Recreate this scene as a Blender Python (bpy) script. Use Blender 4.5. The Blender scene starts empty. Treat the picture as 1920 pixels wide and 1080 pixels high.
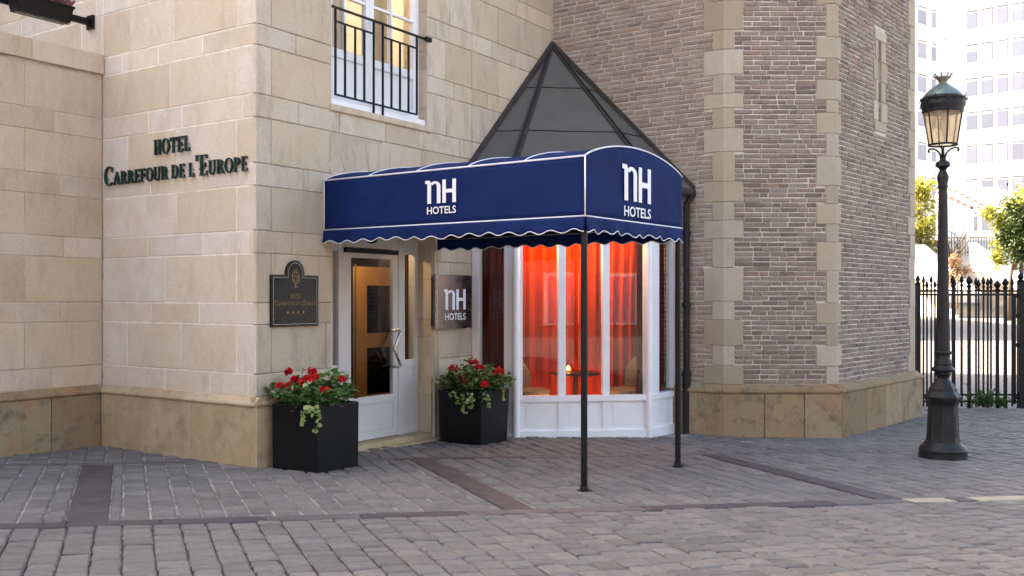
import bpy, bmesh, math, random
from mathutils import Vector
random.seed(7)
R = random.Random(11)
scene = bpy.context.scene
col = scene.collection

# ------------------------------------------------------------------ camera
FPX, HY, EYE = 1930.0, 558.0, 1.6
cam_d = bpy.data.cameras.new("camera")
cam_d.sensor_width = 36.0
cam_d.lens = 36.0 * FPX / 1920.0
cam_d.shift_y = (HY - 540.0) / 1920.0
cam_d.clip_start, cam_d.clip_end = 0.05, 2000.0
cam = bpy.data.objects.new("camera", cam_d)
cam.location = (0, 0, EYE)
cam.rotation_euler = (math.radians(90), 0, 0)
col.objects.link(cam)
scene.camera = cam

# ------------------------------------------------------------------ sky, sun, exposure
SUN_AZ_X, SUN_AZ_Y, SUN_EL = -0.95, 0.31, math.radians(42)
world = bpy.data.worlds.new("World")
scene.world = world
world.use_nodes = True
wn = world.node_tree.nodes
wl = world.node_tree.links
wn.clear()
sky = wn.new("ShaderNodeTexSky")
sky.sky_type = 'NISHITA'
sky.sun_disc = False
sky.sun_elevation = SUN_EL
sky.sun_rotation = math.atan2(SUN_AZ_X, SUN_AZ_Y)
sky.air_density = 1.0
sky.dust_density = 4.0
sky.ozone_density = 0.6
bg = wn.new("ShaderNodeBackground")
bg.inputs["Strength"].default_value = 0.12
wo = wn.new("ShaderNodeOutputWorld")
wl.new(sky.outputs[0], bg.inputs[0])
wl.new(bg.outputs[0], wo.inputs[0])
sun_d = bpy.data.lights.new("sun", 'SUN')
sun_d.energy = 4.5
sun_d.angle = math.radians(0.55)
sun_d.color = (1.0, 0.95, 0.86)
sun = bpy.data.objects.new("sun", sun_d)
sv = Vector((SUN_AZ_X, SUN_AZ_Y, 0)).normalized() * math.cos(SUN_EL) + Vector((0, 0, math.sin(SUN_EL)))
sun.rotation_euler = sv.to_track_quat('Z', 'Y').to_euler()
sun.location = sv * 60
col.objects.link(sun)
vs = scene.view_settings
vs.view_transform = 'Standard'
vs.look = 'None'
vs.gamma = 1.0
vs.use_curve_mapping = False
vs.exposure = 2.8
try:
    vs.use_white_balance = True
    vs.white_balance_temperature = 7600
    vs.white_balance_tint = 12
except Exception:
    pass
scene.cycles.use_denoising = True
scene.cycles.max_bounces = 8
scene.cycles.transparent_max_bounces = 12
scene.cycles.caustics_reflective = False
scene.cycles.caustics_refractive = False
scene.cycles.sample_clamp_indirect = 6.0

# ------------------------------------------------------------------ frames and pixel helpers
class F:
    """vertical plane frame: s along the wall, t outward, z up"""
    def __init__(self, o, a, n=None):
        self.o = Vector(o)
        self.a = Vector(a).normalized()
        self.n = Vector(n).normalized() if n else Vector((self.a.y, -self.a.x))
    def p(self, s, t, z):
        q = self.o + self.a * s + self.n * t
        return Vector((q.x, q.y, z))
    def s_at(self, px, t=0.0):
        r = (px - 960.0) / FPX
        q = self.o + self.n * t
        return (r * q.y - q.x) / (self.a.x - r * self.a.y)
    def z_at(self, px, py, t=0.0):
        s = self.s_at(px, t)
        return EYE + (HY - py) / FPX * self.p(s, t, 0).y

Cw = Vector((-2.41, 9.69))
U = Vector((0.53, 0.848)).normalized()
N = Vector((U.y, -U.x))
FAC = F(Cw, U)
END = F(Cw, (-0.812, 0.584), (-0.584, -0.812))
Iw = END.p(2.484, 0, 0).to_2d()
LOW = F(Iw, -U, N)
T1 = Vector((2.656, 12.94))
T2 = Vector((4.07, 12.94))
TWL = F(T1, (-0.814, 0.581), (-0.581, -0.814))
TWF = F(T1, (1, 0), (0, -1))
TWR = F(T2, (0.628, 0.778), (0.778, -0.628))

def gz(x, y):
    z = -0.0157 * (x + 2.41) - 0.018 * (y - 9.69)
    k = 0.02
    m = -0.165
    h = max(k - abs(z - m), 0.0) / k
    z = max(z, m) + h * h * k * 0.25
    z = min(z, 0.12)
    if y > 20:
        w = min(1.0, (y - 20) / 30.0)
        z = z + (0.6 - z) * w * w * (3 - 2 * w) if y < 50 else 0.6
    return z

# ------------------------------------------------------------------ mesh builder
WP = {}
class MB:
    def __init__(self):
        self.v, self.f, self.c = [], [], []
        self.cur = (0.5, 0.5, 0.5)
    def tint(self, *c):
        self.cur = c if len(c) == 3 else (R.random(), R.random(), R.random())
        return self
    def add(self, vs, fs):
        b = len(self.v)
        self.v.extend([Vector(q) for q in vs])
        for f in fs:
            self.f.append([b + i for i in f])
            self.c.append(self.cur)
        return self
    def hexa(self, q):
        """8 points: bottom ring 0-3, top ring 4-7"""
        return self.add(q, [(3, 2, 1, 0), (4, 5, 6, 7), (0, 1, 5, 4), (1, 2, 6, 5), (2, 3, 7, 6), (3, 0, 4, 7)])
    def box(self, fr, s0, s1, t0, t1, z0, z1):
        return self.hexa([fr.p(s0, t0, z0), fr.p(s1, t0, z0), fr.p(s1, t1, z0), fr.p(s0, t1, z0),
                          fr.p(s0, t0, z1), fr.p(s1, t0, z1), fr.p(s1, t1, z1), fr.p(s0, t1, z1)])
    def wbox(self, x0, x1, y0, y1, z0, z1):
        return self.hexa([(x0, y0, z0), (x1, y0, z0), (x1, y1, z0), (x0, y1, z0),
                          (x0, y0, z1), (x1, y0, z1), (x1, y1, z1), (x0, y1, z1)])
    def piece(self, fr, s0, s1, z0, z1, t0, t1, bev=0.005, jit=0.0):
        """a block with a chamfered front face, open at the back"""
        j = lambda: R.uniform(-jit, jit)
        bk, sh, ft = [], [], []
        for (s, z, ds, dz) in ((s0, z0, 1, 1), (s1, z0, -1, 1), (s1, z1, -1, -1), (s0, z1, 1, -1)):
            a, b = s + j(), z + j() * 0.6
            bk.append(fr.p(a, t0, b))
            sh.append(fr.p(a, t1 - bev + j() * 0.3, b))
            ft.append(fr.p(a + ds * bev, t1 + j() * 0.5, b + dz * bev))
        fs = [(8, 9, 10, 11)]
        for i in range(4):
            k = (i + 1) % 4
            fs += [(4 + i, 4 + k, 8 + k, 8 + i), (i, k, 4 + k, 4 + i)]
        return self.add(bk + sh + ft, fs)
    def tube(self, pts, r, n=8, cap=True):
        pts = [Vector(p) for p in pts]
        rs = r if isinstance(r, (list, tuple)) else [r] * len(pts)
        rings = []
        up = None
        for i, p in enumerate(pts):
            d = (pts[min(i + 1, len(pts) - 1)] - pts[max(i - 1, 0)])
            if d.length < 1e-9:
                d = Vector((0, 0, 1))
            d.normalize()
            if up is None:
                up = Vector((0, 0, 1)) if abs(d.z) < 0.9 else Vector((1, 0, 0))
            a = d.cross(up)
            if a.length < 1e-4:
                a = d.cross(Vector((0.3, 1, 0.2)))
            a.normalize()
            b = a.cross(d).normalized()
            up = b
            rings.append([p + a * math.cos(2 * math.pi * k / n) * rs[i] + b * math.sin(2 * math.pi * k / n) * rs[i] for k in range(n)])
        vs = [q for rg in rings for q in rg]
        fs = []
        for i in range(len(rings) - 1):
            for k in range(n):
                m = (k + 1) % n
                fs.append((i * n + k, i * n + m, (i + 1) * n + m, (i + 1) * n + k))
        if cap:
            fs.append(tuple(range(n))[::-1])
            fs.append(tuple(range((len(rings) - 1) * n, len(rings) * n)))
        return self.add(vs, fs)
    def lathe(self, c, prof, n=20, cap=True, ph=0.0):
        """prof: list of (radius, z)"""
        vs, fs = [], []
        for (r, z) in prof:
            for k in range(n):
                a = 2 * math.pi * k / n + ph
                vs.append((c[0] + r * math.cos(a), c[1] + r * math.sin(a), z))
        for i in range(len(prof) - 1):
            for k in range(n):
                m = (k + 1) % n
                fs.append((i * n + k, i * n + m, (i + 1) * n + m, (i + 1) * n + k))
        if cap:
            fs.append(tuple(range(n))[::-1])
            fs.append(tuple(range((len(prof) - 1) * n, len(prof) * n)))
        return self.add(vs, fs)
    def leaf(self, p, d, up, ln, wd, fold=0.15):
        d = Vector(d).normalized()
        a = d.cross(Vector(up))
        if a.length < 1e-3:
            a = d.cross(Vector((0.2, 0.9, 0.3)))
        a.normalize()
        n = a.cross(d)
        p = Vector(p)
        return self.add([p, p + d * ln * .35 + a * wd * .5 + n * fold * wd, p + d * ln * .8 + a * wd * .36 + n * fold * wd * .6,
                         p + d * ln, p + d * ln * .8 - a * wd * .36 + n * fold * wd * .6, p + d * ln * .35 - a * wd * .5 + n * fold * wd,
                         p + d * ln * .5],
                        [(0, 1, 6), (1, 2, 6), (2, 3, 6), (3, 4, 6), (4, 5, 6), (5, 0, 6)])

def empty(name, loc, parent=None, **kw):
    o = bpy.data.objects.new(name, None)
    o.empty_display_size = 0.2
    col.objects.link(o)
    setup(o, Vector(loc), parent, kw)
    return o
def setup(o, w, parent, kw):
    if parent is not None:
        o.parent = parent
        o.location = w - WP[parent.name]
    else:
        o.location = w
    WP[o.name] = w
    for k, v in kw.items():
        o[k] = v
def build(mb, name, mat, parent=None, smooth=False, recalc=True, base=None, **kw):
    xs = [q.x for q in mb.v]; ys = [q.y for q in mb.v]; zs = [q.z for q in mb.v]
    w = Vector(base) if base else Vector(((min(xs) + max(xs)) / 2, (min(ys) + max(ys)) / 2, min(zs)))
    me = bpy.data.meshes.new(name)
    me.from_pydata([q - w for q in mb.v], [], mb.f)
    at = me.color_attributes.new("tint", 'FLOAT_COLOR', 'CORNER')
    buf = []
    for poly, c in zip(me.polygons, mb.c):
        buf.extend((c[0], c[1], c[2], 1.0) * poly.loop_total)
    at.data.foreach_set("color", buf)
    if recalc:
        bm = bmesh.new()
        bm.from_mesh(me)
        bmesh.ops.recalc_face_normals(bm, faces=bm.faces)
        bm.to_mesh(me)
        bm.free()
    if smooth:
        me.polygons.foreach_set("use_smooth", [True] * len(me.polygons))
        if smooth != True:
            try:
                me.set_sharp_from_angle(angle=math.radians(smooth))
            except Exception:
                pass
    me.materials.append(mat)
    o = bpy.data.objects.new(name, me)
    col.objects.link(o)
    setup(o, w, parent, kw)
    return o

# ------------------------------------------------------------------ materials
class M:
    def __init__(self, name):
        self.m = bpy.data.materials.new(name)
        self.m.use_nodes = True
        self.n = self.m.node_tree.nodes
        self.l = self.m.node_tree.links
        self.b = self.n["Principled BSDF"]
        self.out = self.n["Material Output"]
    def set(self, k, v):
        s = self.b.inputs[k]
        if hasattr(v, "is_output"):
            self.l.new(v, s)
        else:
            s.default_value = (*v, 1) if isinstance(v, tuple) and len(v) == 3 else v
        return self
    def node(self, t, **kw):
        nd = self.n.new(t)
        for k, v in kw.items():
            setattr(nd, k, v)
        return nd
    def pos(self, sc=(1, 1, 1)):
        g = self.node("ShaderNodeNewGeometry")
        mp = self.node("ShaderNodeMapping")
        mp.inputs["Scale"].default_value = sc
        self.l.new(g.outputs["Position"], mp.inputs[0])
        return mp.outputs[0]
    def noise(self, scale, detail=4, rough=0.6, sc=(1, 1, 1), dist=0.0):
        nz = self.node("ShaderNodeTexNoise")
        nz.inputs["Scale"].default_value = scale
        nz.inputs["Detail"].default_value = detail
        nz.inputs["Roughness"].default_value = rough
        nz.inputs["Distortion"].default_value = dist
        self.l.new(self.pos(sc), nz.inputs["Vector"])
        return nz.outputs["Fac"]
    def tint(self, ch=None):
        a = self.node("ShaderNodeAttribute")
        a.attribute_name = "tint"
        if ch is None:
            return a.outputs["Color"]
        sp = self.node("ShaderNodeSeparateColor")
        self.l.new(a.outputs["Color"], sp.inputs[0])
        return sp.outputs[ch]
    def ramp(self, fac, stops):
        r = self.node("ShaderNodeValToRGB")
        e = r.color_ramp.elements
        while len(e) > len(stops):
            e.remove(e[-1])
        while len(e) < len(stops):
            e.new(0.5)
        for el, (p, c) in zip(e, stops):
            el.position = p
            el.color = (*c, 1) if len(c) == 3 else c
        self.l.new(fac, r.inputs[0])
        return r.outputs[0]
    def g(self, fac, lo, hi, a=0.0, b=1.0):
        mr = self.node("ShaderNodeMapRange")
        mr.inputs[1].default_value, mr.inputs[2].default_value = lo, hi
        mr.inputs[3].default_value, mr.inputs[4].default_value = a, b
        self.l.new(fac, mr.inputs[0])
        return mr.outputs[0]
    def mix(self, fac, a, b, mode='MIX'):
        x = self.node("ShaderNodeMix", data_type='RGBA', blend_type=mode)
        for sock, v in ((x.inputs[0], fac), (x.inputs[6], a), (x.inputs[7], b)):
            if hasattr(v, "is_output"):
                self.l.new(v, sock)
            elif isinstance(v, tuple):
                sock.default_value = (*v, 1)
            else:
                sock.default_value = v
        return x.outputs[2]
    def math(self, op, a, b=0.0):
        x = self.node("ShaderNodeMath", operation=op)
        for sock, v in ((x.inputs[0], a), (x.inputs[1], b)):
            if hasattr(v, "is_output"):
                self.l.new(v, sock)
            else:
                sock.default_value = v
        return x.outputs[0]
    def bump(self, h, strength=0.3, dist=0.01):
        bp = self.node("ShaderNodeBump")
        bp.inputs["Strength"].default_value = strength
        bp.inputs["Distance"].default_value = dist
        self.l.new(h, bp.inputs["Height"])
        self.l.new(bp.outputs[0], self.b.inputs["Normal"])
        return self

def simple(name, c, rough=0.5, metal=0.0, var=0.15, scale=6.0, bump=0.0, bscale=60.0, spec=None, sc=(1, 1, 1)):
    m = M(name)
    nz = m.noise(scale, 5, sc=sc)
    d = tuple(max(0, q * (1 - var)) for q in c)
    e = tuple(min(1, q * (1 + var)) for q in c)
    m.set("Base Color", m.ramp(nz, [(0.3, d), (0.7, e)]))
    m.set("Roughness", m.g(m.noise(scale * 2.3, 4), 0.3, 0.7, max(0.02, rough - 0.08), min(1, rough + 0.08)))
    m.set("Metallic", metal)
    if spec is not None:
        m.set("Specular IOR Level", spec)
    if bump:
        m.bump(m.noise(bscale, 4), bump, 0.004)
    return m.m

def stone_mat(name, c_lo, c_mid, c_hi, stain=(0.30, 0.2, 0.1), stain_amt=0.35, val=0.22, streak=0.35, mould=0.0):
    m = M(name)
    base = m.ramp(m.tint(0), [(0.0, c_lo), (0.5, c_mid), (1.0, c_hi)])
    blot = m.noise(2.3, 6, 0.65, dist=0.2)
    base = m.mix(m.g(blot, 0.42, 0.68, 0, stain_amt), base, stain)
    strk = m.noise(3.0, 6, 0.72, sc=(1.6, 1.6, 0.55), dist=0.2)
    base = m.mix(m.g(strk, 0.50, 0.72, 0, streak), base, (0.20, 0.16, 0.13))
    if mould:
        base = m.mix(m.g(m.noise(4.2, 7, 0.75, dist=0.2), 0.50, 0.66, 0, mould), base, (0.10, 0.08, 0.06))
        base = m.mix(m.g(m.noise(6.0, 6, 0.7), 0.58, 0.7, 0, mould * 0.6), base, (0.40, 0.34, 0.26))
    fine = m.noise(38, 6, 0.7)
    base = m.mix(m.g(fine, 0.3, 0.7, 0, 0.45), base, m.mix(0.5, base, (0.16, 0.12, 0.09)))
    spots = m.noise(90, 3, 0.6)
    base = m.mix(m.g(spots, 0.66, 0.74, 0, 0.35), base, (0.13, 0.1, 0.08))
    v = m.g(m.tint(1), 0, 1, 1 - val, 1 + val * 0.6)
    hv = m.node("ShaderNodeHueSaturation")
    m.l.new(base, hv.inputs["Color"])
    m.l.new(v, hv.inputs["Value"])
    m.set("Base Color", hv.outputs[0])
    m.set("Roughness", 0.85)
    m.set("Specular IOR Level", 0.25)
    h = m.math('ADD', m.math('MULTIPLY', m.noise(14, 6, 0.7), 1.0), m.math('MULTIPLY', m.noise(120, 4, 0.7), 0.35))
    m.bump(h, 0.35, 0.006)
    return m.m

STONE = stone_mat("ashlar_stone", (0.60, 0.485, 0.355), (0.66, 0.55, 0.425), (0.67, 0.585, 0.48), (0.53, 0.39, 0.24), 0.40, 0.12, 0.42)
STONE_END = stone_mat("pale_ashlar_stone", (0.67, 0.565, 0.44), (0.725, 0.63, 0.52), (0.74, 0.67, 0.60), (0.60, 0.46, 0.30), 0.42, 0.06, 0.24)
STONE_LOW = stone_mat("low_wall_stone", (0.56, 0.44, 0.315), (0.625, 0.505, 0.385), (0.64, 0.54, 0.445), (0.52, 0.365, 0.22), 0.45, 0.12, 0.3)
PLINTH = stone_mat("plinth_stone", (0.52, 0.39, 0.235), (0.565, 0.44, 0.28), (0.585, 0.475, 0.335), (0.42, 0.27, 0.125), 0.6, 0.15, 0.26, 0.32)
TPLINTH = stone_mat("tower_plinth_stone", (0.27, 0.20, 0.115), (0.315, 0.24, 0.145), (0.35, 0.275, 0.175), (0.36, 0.19, 0.085), 0.8, 0.15, 0.35, 0.75)
QUOIN = stone_mat("quoin_stone", (0.41, 0.33, 0.235), (0.46, 0.385, 0.29), (0.485, 0.42, 0.34), (0.36, 0.27, 0.17), 0.3, 0.14, 0.2)
MORTAR_L = simple("pale_mortar", (0.76, 0.69, 0.60), 0.95, var=0.2, scale=9, bump=0.4, bscale=90)
MORTAR_D = simple("dark_joint_mortar", (0.32, 0.26, 0.19), 0.95, var=0.6, scale=5, bump=0.4, bscale=90)
MORTAR_M = simple("tan_mortar", (0.46, 0.38, 0.29), 0.95, var=0.45, scale=4, bump=0.4, bscale=90)
MORTAR_B = simple("brick_mortar", (0.55, 0.49, 0.43), 0.95, var=0.25, scale=7, bump=0.6, bscale=70)

def brick_mat():
    m = M("tower_brick")
    base = m.ramp(m.tint(0), [(0.0, (0.155, 0.117, 0.098)), (0.35, (0.232, 0.170, 0.134)), (0.6, (0.270, 0.206, 0.162)),
                              (0.85, (0.255, 0.212, 0.172)), (1.0, (0.29, 0.185, 0.135))])
    big = m.noise(0.9, 4, 0.6)
    base = m.mix(m.g(big, 0.35, 0.65, 0, 0.5), base, m.mix(0.6, base, (0.13, 0.10, 0.10)))
    base = m.mix(m.g(m.noise(45, 6, 0.75), 0.4, 0.75, 0, 0.45), base, m.mix(0.5, base, (0.32, 0.26, 0.22)))
    base = m.mix(m.g(m.noise(22, 5, 0.7), 0.52, 0.7, 0, 0.6), base, (0.075, 0.06, 0.055))
    hv = m.node("ShaderNodeHueSaturation")
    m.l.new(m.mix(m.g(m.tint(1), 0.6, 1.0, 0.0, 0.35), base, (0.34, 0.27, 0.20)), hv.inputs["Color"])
    m.l.new(m.g(m.tint(1), 0, 1, 1.02, 1.35), hv.inputs["Value"])  # high values put missing daylight into the left face's brick colour
    m.set("Base Color", hv.outputs[0])
    m.set("Roughness", 0.9)
    m.set("Specular IOR Level", 0.2)
    m.bump(m.noise(55, 6, 0.75), 0.7, 0.008)
    return m.m
BRICK = brick_mat()

def upper_mat(name, c1, c2, mortar, bw, bh, ms):
    m = M(name)
    bt = m.node("ShaderNodeTexBrick")
    bt.inputs["Scale"].default_value = 1.0
    bt.inputs["Brick Width"].default_value = bw
    bt.inputs["Row Height"].default_value = bh
    bt.inputs["Mortar Size"].default_value = ms
    bt.inputs["Color1"].default_value = (*c1, 1)
    bt.inputs["Color2"].default_value = (*c2, 1)
    bt.inputs["Mortar"].default_value = (*mortar, 1)
    g = m.node("ShaderNodeNewGeometry")
    sp = m.node("ShaderNodeSeparateXYZ")
    m.l.new(g.outputs["Position"], sp.inputs[0])
    cb = m.node("ShaderNodeCombineXYZ")
    m.l.new(m.math('ADD', sp.outputs[0], sp.outputs[1]), cb.inputs[0])
    m.l.new(sp.outputs[2], cb.inputs[1])
    m.l.new(cb.outputs[0], bt.inputs["Vector"])
    m.set("Base Color", bt.outputs[0])
    m.set("Roughness", 0.9)
    return m.m
UP_STONE = upper_mat("upper_ashlar", (0.45, 0.36, 0.26), (0.52, 0.43, 0.33), (0.3, 0.25, 0.2), 0.8, 0.33, 0.006)
UP_BRICK = upper_mat("upper_brick", (0.2, 0.15, 0.125), (0.24, 0.185, 0.155), (0.45, 0.4, 0.35), 0.22, 0.062, 0.009)

def sett_mat():
    m = M("paving_sett")
    base = m.ramp(m.tint(0), [(0.0, (0.118, 0.115, 0.111)), (0.3, (0.150, 0.147, 0.142)), (0.7, (0.168, 0.163, 0.157)), (1.0, (0.20, 0.188, 0.176))])
    big = m.noise(0.55, 3, 0.6)
    base = m.mix(m.g(big, 0.35, 0.65, 0, 0.55), base, m.mix(0.55, base, (0.168, 0.148, 0.135)))
    base = m.mix(m.g(m.noise(26, 6, 0.75), 0.4, 0.7, 0, 0.55), base, (0.078, 0.075, 0.072))
    base = m.mix(m.g(m.noise(7, 5, 0.7), 0.52, 0.75, 0, 0.35), base, (0.20, 0.185, 0.178))
    m.set("Base Color", base)
    m.set("Roughness", m.g(m.noise(9, 4), 0.3, 0.7, 0.6, 0.85))
    m.set("Specular IOR Level", 0.3)
    m.bump(m.math('ADD', m.noise(18, 5, 0.7), m.math('MULTIPLY', m.noise(90, 4, 0.7), 0.4)), 0.8, 0.016)
    return m.m
SETT = sett_mat()
SLAB = simple("dark_band_stone", (0.048, 0.044, 0.050), 0.62, var=0.3, scale=5, bump=0.4, bscale=50)
SLAB_G = simple("grey_band_stone", (0.088, 0.081, 0.084), 0.62, var=0.25, scale=6, bump=0.4, bscale=50)
SLAB_P = simple("pale_band", (0.33, 0.28, 0.21), 0.7, var=0.15, scale=6, bump=0.4, bscale=50)  # paler colour for the right-hand stretches of the front band
def joint_mat():
    m = M("sett_joint_sand")
    c = m.ramp(m.noise(2.2, 5, 0.7), [(0.40, (0.035, 0.032, 0.03)), (0.56, (0.10, 0.094, 0.088)), (0.70, (0.30, 0.28, 0.265))])
    c = m.mix(m.g(m.noise(30, 4, 0.7), 0.4, 0.65, 0, 0.7), c, (0.06, 0.055, 0.05))
    # the strip before the hotel is pointed with paler sand mortar than the street
    g = m.node("ShaderNodeNewGeometry")
    sp = m.node("ShaderNodeVectorMath", operation='DOT_PRODUCT')
    m.l.new(g.outputs["Position"], sp.inputs[0])
    sp.inputs[1].default_value = (-C_DIR.y / DET, C_DIR.x / DET, 0)
    mask = m.g(sp.outputs["Value"], JB0 - 0.02, JB0 + 0.02)
    pale = m.ramp(m.noise(3.0, 5, 0.7), [(0.36, (0.09, 0.085, 0.078)), (0.54, (0.27, 0.255, 0.24)), (0.72, (0.40, 0.385, 0.36))])
    c = m.mix(mask, c, pale)
    m.set("Base Color", c); m.set("Roughness", 0.95)
    m.bump(m.noise(80, 4), 0.6, 0.006)
    return m.m
def plaza_mat():
    m = M("plaza_setts")
    v = m.node("ShaderNodeTexBrick")
    v.inputs["Scale"].default_value = 1.0
    v.inputs["Brick Width"].default_value = 0.22
    v.inputs["Row Height"].default_value = 0.16
    v.inputs["Mortar Size"].default_value = 0.014
    v.inputs["Color1"].default_value = (0.20, 0.18, 0.175, 1)
    v.inputs["Color2"].default_value = (0.27, 0.245, 0.235, 1)
    v.inputs["Mortar"].default_value = (0.12, 0.11, 0.10, 1)
    m.l.new(m.pos(), v.inputs["Vector"])
    m.set("Base Color", m.mix(m.g(m.noise(1.2, 5), 0.35, 0.7, 0, 0.4), v.outputs[0], (0.16, 0.145, 0.14)))
    m.set("Roughness", 0.8)
    m.bump(m.noise(9, 5), 0.5, 0.02)
    return m.m
PLAZA = plaza_mat()

WHITE = simple("white_painted_wood", (0.84, 0.83, 0.85), 0.42, var=0.05, scale=3, bump=0.08, bscale=30)
GREYW = simple("pale_grey_door_paint", (0.60, 0.585, 0.58), 0.42, var=0.06, scale=3, bump=0.06, bscale=30)
IRON = simple("black_iron", (0.006, 0.006, 0.007), 0.42, var=0.4, scale=14, bump=0.15, bscale=120, spec=0.22)
LAMPIRON = simple("cast_iron_paint", (0.010, 0.010, 0.012), 0.45, var=0.4, scale=12, bump=0.35, bscale=70, spec=0.3)
LAMPGREEN = simple("green_copper_paint", (0.10, 0.15, 0.14), 0.25, var=0.3, scale=10, bump=0.1)
GILT = simple("weathered_gilt_metal", (0.16, 0.13, 0.09), 0.5, var=0.4, scale=20)
STEEL = simple("brushed_steel", (0.20, 0.17, 0.165), 0.3, 1.0, var=0.05, scale=4, sc=(1, 1, 12))
STEELD = simple("steel_handle", (0.38, 0.37, 0.36), 0.26, 1.0, var=0.15, scale=8)
PLANTER = simple("black_glazed_planter", (0.006, 0.006, 0.007), 0.4, var=0.35, scale=5, bump=0.1, bscale=40, spec=0.2)
SOIL = simple("potting_soil", (0.03, 0.02, 0.014), 0.95, var=0.5, scale=40, bump=0.8, bscale=60)
ZINC = simple("grey_roof_zinc", (0.115, 0.107, 0.096), 0.9, var=0.08, scale=3.5, bump=0.15, bscale=9, spec=0.08)
LEAD = simple("brown_lead_flashing", (0.040, 0.032, 0.030), 0.8, var=0.3, scale=5, bump=0.3, bscale=25)
PIPE = simple("dark_downpipe", (0.016, 0.015, 0.015), 0.5, var=0.3, scale=6, spec=0.25)
GREENL = simple("dark_green_letter_paint", (0.012, 0.038, 0.035), 0.4, var=0.3, scale=10, spec=0.3)
PLAQUE = simple("black_plaque", (0.006, 0.008, 0.010), 0.25, var=0.3, scale=7, spec=0.25)
GOLD = simple("dull_gold", (0.28, 0.21, 0.10), 0.5, 0.4, var=0.2, scale=20)
SILVER = simple("plaque_border_silver", (0.36, 0.36, 0.34), 0.5, var=0.2, scale=20)
LOGOW = simple("logo_white", (0.80, 0.80, 0.84), 0.6, var=0.04, scale=10)
WOOD = simple("orange_wood", (0.60, 0.30, 0.10), 0.4, var=0.18, scale=5, sc=(6, 6, 0.6))
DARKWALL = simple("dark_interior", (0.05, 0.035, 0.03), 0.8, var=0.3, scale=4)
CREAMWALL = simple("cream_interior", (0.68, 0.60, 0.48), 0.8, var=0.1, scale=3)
WICKER = simple("woven_wicker", (0.16, 0.11, 0.07), 0.7, var=0.6, scale=45, bump=0.6, bscale=80)
DARKWOOD = simple("dark_table_wood", (0.05, 0.022, 0.014), 0.35, var=0.3, scale=8)
CONCRETE = simple("white_concrete", (0.72, 0.70, 0.66), 0.85, var=0.08, scale=2)
OFFICE = simple("white_facade_render", (0.80, 0.79, 0.76), 0.85, var=0.05, scale=0.3)
BARK = simple("bark", (0.12, 0.085, 0.06), 0.9, var=0.4, scale=14, bump=0.8, bscale=30)
STEPS = simple("stone_step", (0.30, 0.26, 0.21), 0.85, var=0.25, scale=3)
ROOFD = simple("dark_roof_slab", (0.09, 0.09, 0.095), 0.8)

def fabric(name, c, rough=0.75):
    m = M(name)
    f = m.noise(3, 5, 0.6)
    base = m.ramp(f, [(0.3, tuple(q * 0.82 for q in c)), (0.7, tuple(q * 1.15 for q in c))])
    m.set("Base Color", base)
    m.set("Roughness", rough)
    m.set("Specular IOR Level", 0.12)
    m.bump(m.math('ADD', m.noise(2.4, 3, 0.5, dist=0.8), m.math('MULTIPLY', m.noise(300, 2), 0.03)), 0.35, 0.03)
    return m.m
NAVY = fabric("navy_canvas", (0.0045, 0.0165, 0.085), 0.75)
PIPING = simple("white_canvas_piping", (0.72, 0.72, 0.76), 0.7, var=0.06)

def curtain_mat(name, c, tr):
    m = M(name)
    m.set("Base Color", m.ramp(m.noise(2.0, 4, sc=(5, 5, 0.6)), [(0.3, tuple(q * 0.75 for q in c)), (0.7, c)]))
    m.set("Roughness", 0.8)
    m.set("Specular IOR Level", 0.05)
    t = m.node("ShaderNodeBsdfTranslucent")
    t.inputs[0].default_value = (*c, 1)
    mx = m.node("ShaderNodeMixShader")
    mx.inputs[0].default_value = tr
    m.l.new(m.b.outputs[0], mx.inputs[1])
    m.l.new(t.outputs[0], mx.inputs[2])
    m.l.new(mx.outputs[0], m.out.inputs[0])
    return m.m
REDCURT = curtain_mat("red_curtain", (0.66, 0.062, 0.018), 0.25)
CREAMCURT = curtain_mat("cream_curtain", (0.78, 0.66, 0.48), 0.3)

def glass_mat(name, tintc=(0.9, 0.92, 0.92), refl=1.0, rough=0.01):
    m = M(name)
    m.n.remove(m.b)
    tr = m.node("ShaderNodeBsdfTransparent")
    tr.inputs[0].default_value = (*tintc, 1)
    gl = m.node("ShaderNodeBsdfGlossy")
    gl.inputs["Roughness"].default_value = rough
    gl.inputs["Color"].default_value = (refl, refl, refl, 1)
    g = m.node("ShaderNodeNewGeometry")
    dp_ = m.node("ShaderNodeVectorMath", operation='DOT_PRODUCT')
    m.l.new(g.outputs["Incoming"], dp_.inputs[0]); m.l.new(g.outputs["Normal"], dp_.inputs[1])
    k = m.math('SUBTRACT', 1.0, m.math('ABSOLUTE', dp_.outputs["Value"]))
    fr_ = m.math('ADD', 0.022, m.math('MULTIPLY', 0.6, m.math('POWER', k, 5.0)))
    mx = m.node("ShaderNodeMixShader")
    m.l.new(fr_, mx.inputs[0])
    m.l.new(tr.outputs[0], mx.inputs[1])
    m.l.new(gl.outputs[0], mx.inputs[2])
    m.l.new(mx.outputs[0], m.out.inputs[0])
    return m.m
GLASS = glass_mat("window_glass")
DARKGLASS = glass_mat("tinted_glass", (0.25, 0.24, 0.25))
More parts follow.
